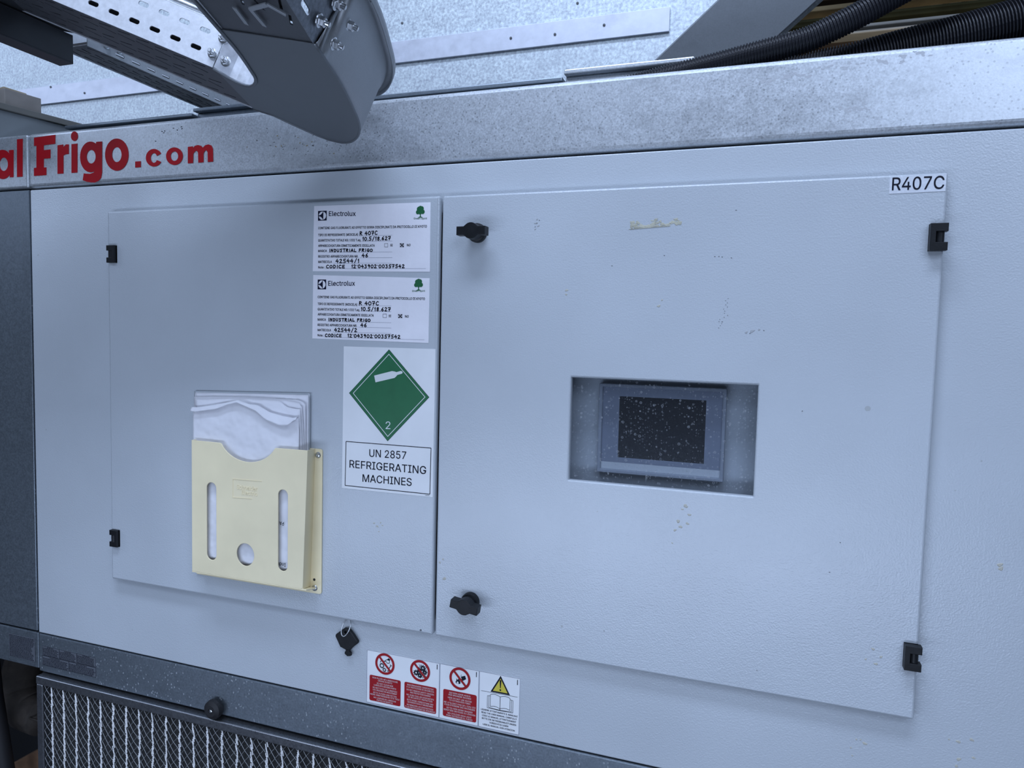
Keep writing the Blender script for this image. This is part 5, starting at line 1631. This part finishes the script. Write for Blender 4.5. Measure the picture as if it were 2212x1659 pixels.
def tray_straight(label, dirv, start, length, inner, outer, loc, base_rows):
    """channel of base + two side walls; dirv along, walls at the coordinates inner/outer across"""
    pass


# long leg (runs up to the left)
t1 = thing('cable_tray', 'bright slotted cable tray sloping up to the left over the cabinet', 'cable tray', tl(.35, -.06, 0), 'cable tray sections over the cabinet')
TH_ = .0015
u0 = JU; u1 = LU
ra = solve_un(1040 / 2.458, 248 / 2.458)[1]; rb = solve_un(1090 / 2.458, 160 / 2.458)[1]
ua = solve_un(1040 / 2.458, 248 / 2.458)[0]; ub = solve_un(823 / 2.458, 153 / 2.458)[0]; uc = solve_un(1090 / 2.458, 160 / 2.458)[0]
pit = (ub - ua) / 2
hl, hh = pit * .50, .0062
TA = .0585
u0 = JU + .0022
lo = [rrect(u0, 0, u1, TA)]
k = 0
while ua + k * pit + hl < u1 - .02:
    lo.append(rrect(ua + k * pit - hl / 2, ra - hh / 2, ua + k * pit + hl / 2, ra + hh / 2, hh * .48, 5)); k += 1
k = 0
while uc + k * pit + hl < u1 - .02:
    lo.append(rrect(uc + k * pit - hl / 2, rb - hh / 2, uc + k * pit + hl / 2, rb + hh / 2, hh * .48, 5)); k += 1
me = curve_mesh(lo, TH_, 0, (tl(0, 0, 0), tu, tn, tv))
part('side_wall', me, M['tray'], t1)
me = curve_mesh([rrect(u0, 0, u1, TA)], TH_, 0, (tl(0, -TW + TH_, 0), tu, tn, tv))
part('side_wall', me, M['tray'], t1)
def tray_lip(name, a, b, side, mat, parent, axis):
    mb = MB()
    c = (a + b) / 2; e = (b - a).normalized(); s2 = side.normalized()
    mb.obox(c + s2 * .006, [e, s2, tn], ((b - a).length / 2, .006, .0008), bev=.0003)
    mb.obox(c + s2 * .0115 - tn * .004, [e, s2, tn], ((b - a).length / 2, .0008, .0045), bev=.0003)
    return mb.build(name, mat, parent)
tray_lip('lip', tl(u0, 0, TA), tl(u1, 0, TA), -tv, M['tray'], t1, 0)
# base with herring-bone slits
def base_loops(a0, a1, b0, b1):
    out = [rrect(a0, b0, a1, b1)]
    a = a0 + .02; row = 0
    w = b1 - b0
    while a + .03 < a1:
        for r in range(5):
            bb = b0 + w * (.12 + .19 * r)
            sg = 1 if r % 2 else -1
            aa = a + (.008 if r % 2 else 0)
            d = .006 * sg
            out.append([(aa, bb - .0016), (aa + .022, bb + d - .0016), (aa + .022, bb + d + .0016), (aa, bb + .0016)])
        a += .028
    return out
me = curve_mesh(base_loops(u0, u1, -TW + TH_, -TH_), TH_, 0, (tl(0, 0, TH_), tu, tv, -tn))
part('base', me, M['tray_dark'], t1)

# bend
bd = thing('tray_bend', 'smooth grey tray bend bolted between two cable tray lengths, low over the rail', 'cable tray bend', tl(0, -.06, 0), 'cable tray sections over the cabinet')
E_ = .0012
def arc_pts(off, r, a0=0.0, a1=90.0, n=18):
    c = -off + r
    return [(c - r * math.sin(math.radians(t)), c - r * math.cos(math.radians(t))) for t in [a0 + (a1 - a0) * k / n for k in range(n + 1)]]
U2, V2 = JU + .0, JV + .0
O_PX = ((591, 249), (615, 260.5), (640, 272), (662, 282), (686, 292.5), (709, 301), (726, 305.5), (740, 308), (750, 308), (758, 306.5), (766, 302), (772, 296), (776, 288), (777.5, 279), (776.5, 269), (774, 259), (770, 249), (756, 218.6), (745, 196), (732.6, 174), (721, 156), (709, 138.7), (694, 115))
I_PX = ((495, 167), (510, 174.5), (523, 180.5), (533, 184), (542, 185), (549, 182), (553, 176), (553.5, 170), (551, 163), (542, 149), (533, 135), (521, 117.5), (507, 99))
outer = [solve_uv(*p) for p in O_PX]
inner = [solve_uv(*p) for p in I_PX]
VI = solve_uv(472, 62)[1]
sheet_l = [(U2, E_)] + inner + [(E_, VI), (-TW - E_, V2)] + outer[::-1] + [(U2, -TW - E_)]
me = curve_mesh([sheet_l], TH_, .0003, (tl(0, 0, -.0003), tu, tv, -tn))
part('bend_base', me, M['tray_shaded'], bd)
sv_, sn_ = solve_vn(756, 12, -TW)
SK = (sv_ - JV) / sn_
def wall_strip(path, outw, h0, h1, th, lip_w, name, mat, parent, rib=False, skew=0.0):
    """vertical strip along a path in (u, v) with an outward lip"""
    n = len(path)
    prof_ = [(0, h0), (0, h1 - .016), (.0016, h1 - .012), (.0016, h1 - .004), (lip_w * .5, h1), (lip_w, h1 - .001), (lip_w, h1 - .008)] if rib else [(0, h0), (0, h1), (lip_w, h1), (lip_w, h1 - .006)]
    vs = []
    for i, (a, b) in enumerate(path):
        ia, ib = path[max(i - 1, 0)], path[min(i + 1, n - 1)]
        du, dv = ib[0] - ia[0], ib[1] - ia[1]
        l = math.hypot(du, dv); nu, nv = dv / l * outw, -du / l * outw
        for o_, h in prof_:
            vs.append(tl(a + nu * o_, b + nv * o_ + (skew * h if i == n - 1 else 0), h))
    m_ = len(prof_)
    fs = [[i * m_ + j, (i + 1) * m_ + j, (i + 1) * m_ + j + 1, i * m_ + j + 1] for i in range(n - 1) for j in range(m_ - 1)]
    mb = MB(); mb.add(vs, fs)
    o = mb.build(name, mat, parent, smooth=True)
    md = o.modifiers.new('thickness', 'SOLIDIFY'); md.thickness = th; md.offset = 0
    for p in o.data.polygons: p.use_smooth = rib
    return o
po = [(U2, -TW - E_)] + outer + [(-TW - E_, V2)]
wall_strip(po, -1, -.001, TH, .0014, .012, 'outer_wall', M['tray_grey'], bd, True, SK)
pi_ = [(U2, E_)] + inner + [(E_, V2)]
wall_strip(pi_, 1, -.001, TA, .0014, .010, 'inner_wall', M['tray'], bd, False)

mb = MB()
mb.tube([tl(a, q, -.0012) for a, q in pi_], .0022, 8)
mb.build('rim', M['tray_shaded'], bd, smooth=True)
mb = MB()
mb.tube([tl(a, q, -.0002) for a, q in po], .0016, 8)
mb.build('rim', M['tray_shaded'], bd, smooth=True)

# short leg (towards the viewer)
t2 = thing('cable_tray', 'dark slotted cable tray length coming towards the viewer above the bend', 'cable tray', tl(-.06, .35, 0), 'cable tray sections over the cabinet')
v0, v1 = JV, LV
bl2 = base_loops(v0, v1, -TW + TH_, -TH_)
bl2[0] = [(v0 - .004, -TW + TH_), (v1, -TW + TH_), (v1, -TH_), (VI - .004, -TH_)]
me = curve_mesh([[(b, a) for a, b in lp][::-1] for lp in bl2], TH_, 0, (tl(0, 0, TH_), tu, tv, -tn))
part('base', me, M['tray_dark'], t2)
lo = [[(v0 - .003, 0), (v1, 0), (v1, TH), (v0 - .003 + SK * TH, TH)]]
sa, sn = solve_vn(660, 16, -TW)
for k in range(6):
    lo.append(rrect(sa - .011 + k * .045, sn - .003, sa + .011 + k * .045, sn + .003, .0028, 5))
sa2, sn2 = solve_vn(724, -20, -TW)
for k in range(6):
    lo.append(rrect(sa2 - .008 + k * .045, sn2 - .003, sa2 + .014 + k * .045, sn2 + .003, .0028, 5))
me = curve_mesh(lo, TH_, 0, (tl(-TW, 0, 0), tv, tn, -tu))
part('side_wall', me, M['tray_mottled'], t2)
me = curve_mesh([rrect(v0, 0, v1, TH)], TH_, 0, (tl(-TH_, 0, 0), tv, tn, -tu))
part('side_wall', me, M['tray'], t2)
tray_lip('lip', tl(-TW, v0 + SK * TH, TH), tl(-TW, v1, TH), -tu, M['tray_grey'], t2, 0)
mb = MB()
for (a, b) in (((543, 15), (574, 52)), ((543, 15), (579, 5)), ((579, 5), (620, 28)), ((508, 12), (535, 48))):
    ua_, va_ = solve_uv(*a); ub_, vb_ = solve_uv(*b)
    pa, pb = tl(ua_, va_, -.002), tl(ub_, vb_, -.002)
    e = (pb - pa).normalized()
    mb.obox((pa + pb) / 2, [e, tn.cross(e), tn], ((pb - pa).length / 2, .0024, .0010), bev=.0004)
mb.build('cable_tie', M['tray_grey'], t2)


def bolt(c, nrm, e, parent, r=.0052):
    mb = MB()
    mb.lathe(c, nrm, [(r * 1.35, 0), (r * 1.30, .0012), (r * 1.0, .0016)], 24)
    mb.lathe(c + nrm * .0014, nrm, [(r * .98, 0), (r * .98, .0046), (r * .86, .0056)], 6)
    mb.lathe(c + nrm * .006, nrm, [(r * .52, 0), (r * .52, .0052), (r * .40, .0058)], 14)
    return mb.build('hex_nut', M['steel'], parent, origin=c)


for px, py in ((461, 117), (489, 134), (484, 84)):
    a, b = solve_un(px, py, E_)
    bolt(tl(a, E_ + .0008, b), tv, tu, bd)
for px, py in ((687, 43), (718, 93), (750, 53), (722, 6)):
    a, b = solve_vn(px, py, -TW - E_)
    bolt(tl(-TW - E_ - .0008, a, b), -tu, tv, bd)
# black fillers added inside the trays to keep the slits dark
mb = MB(); mb.obox(tl((LU + JU) / 2, -TW / 2, (ra + .012) / 2), [tu, tv, tn], ((LU - JU) / 2 - .004, TW / 2 - .010, (ra + .004) / 2)); mb.build('slit_blackout', M['rubber'], t1)
mb = MB(); mb.obox(tl(-TW / 2, (LV + JV) / 2 + .01, .006), [tu, tv, tn], (TW / 2 - .004, (LV - JV) / 2 - .012, .0020)); mb.build('slit_blackout', M['rubber'], t2)
# steel pipe along the top of the long leg
mb = MB()
pn = .0672
mb.tube([tl(LU, -.016, pn), tl(.02, -.016, pn)], .0085, 18)
tag(mb.build('steel_pipe', M['steel'], smooth=True), 'shiny steel pipe lying along the upper edge of the sloping tray', 'pipe')

# flat tray running back over the cabinet
ZB = .600
xr = atz(240, 118, ZB); xr2 = atz(488, 234, ZB); xl = atz(161, 114, ZB)
X1, X0 = (xr.x + xr2.x) / 2, xl.x - .010
t3 = thing('cable_tray', 'narrow slotted cable tray running back level over the cabinet', 'cable tray', ((X0 + X1) / 2, .2, ZB), 'cable tray sections over the cabinet')
yb0, yb1 = -.085, .40
lo = [rrect(yb0, 0, yb1, .045)]
k = 0
while -.03 + k * .034 < yb1 - .03:
    yy_ = -.03 + k * .034
    lo.append(rrect(yy_, .0052, yy_ + .019, .0098, .0022, 5)); k += 1
me = curve_mesh(lo, TH_, 0, ((X1, 0, ZB), (0, 1, 0), (0, 0, 1), (1, 0, 0)))
part('side_wall', me, M['tray_side'], t3)
me = curve_mesh([rrect(yb0, 0, yb1, .045)], TH_, 0, ((X0 + TH_, 0, ZB), (0, 1, 0), (0, 0, 1), (1, 0, 0)))
part('side_wall', me, M['tray'], t3)
lb_ = []
w = X1 - X0
lb_.append(rrect(yb0, X0 + TH_, yb1, X1 - TH_))
a = yb0 + .01
while a + .03 < yb1:
    for r in range(4):
        bb = X0 + w * (.16 + .21 * r); sg = 1 if r % 2 else -1
        lb_.append([(a, bb - .0013), (a + .022, bb + .0040 * sg - .0013), (a + .022, bb + .0040 * sg + .0013), (a, bb + .0013)])
    a += .026
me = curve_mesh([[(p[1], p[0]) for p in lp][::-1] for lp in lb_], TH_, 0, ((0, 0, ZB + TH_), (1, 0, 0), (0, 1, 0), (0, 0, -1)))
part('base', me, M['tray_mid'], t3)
for px, py in ((229, 97), (257, 109)):
    c = onplane(px, py, Vector((X1, 0, ZB)), Vector((1, 0, 0)))
    bolt(Vector((X1 + .0004, c.y, max(c.z, ZB + .008))), Vector((1, 0, 0)), None, t3, .0050)
mb = MB(); mb.box((X0 + .003, yb0 + .003, ZB + .004), (X1 - .003, yb1 - .003, ZB + .008)); mb.build('slit_blackout', M['rubber'], t3)  # added black filler behind the slits of the narrow tray

# dark support arm under the trays
sup = thing('support_arm', 'dark steel channel arm carrying the cable trays at the upper left', 'bracket', (-.64, -.5, .56))
mb = MB()
mb.box((-.653, -.95, .560), (-.623, -.112, .562), bev=.0004)
mb.box((-.625, -.95, .562), (-.623, -.112, .604), bev=.0004)
mb.box((-.653, -.95, .562), (-.651, -.112, .604), bev=.0004)
mb.box((-.642, -.95, .604), (-.623, -.112, .606), bev=.0004)
mb.build('channel', M['dark_steel'], sup)
me = curve_mesh([[(p.x, p.y) for p in (atz(a, b, .609) for a, b in ((160, 72), (205, 88), (95, 0), (-10, -80), (-200, -80), (-120, 20)))]], .003, .0006, ((0, 0, .612), (1, 0, 0), (0, 1, 0), (0, 0, 1)))
part('gusset_plate', me, M['dark_steel'], sup)
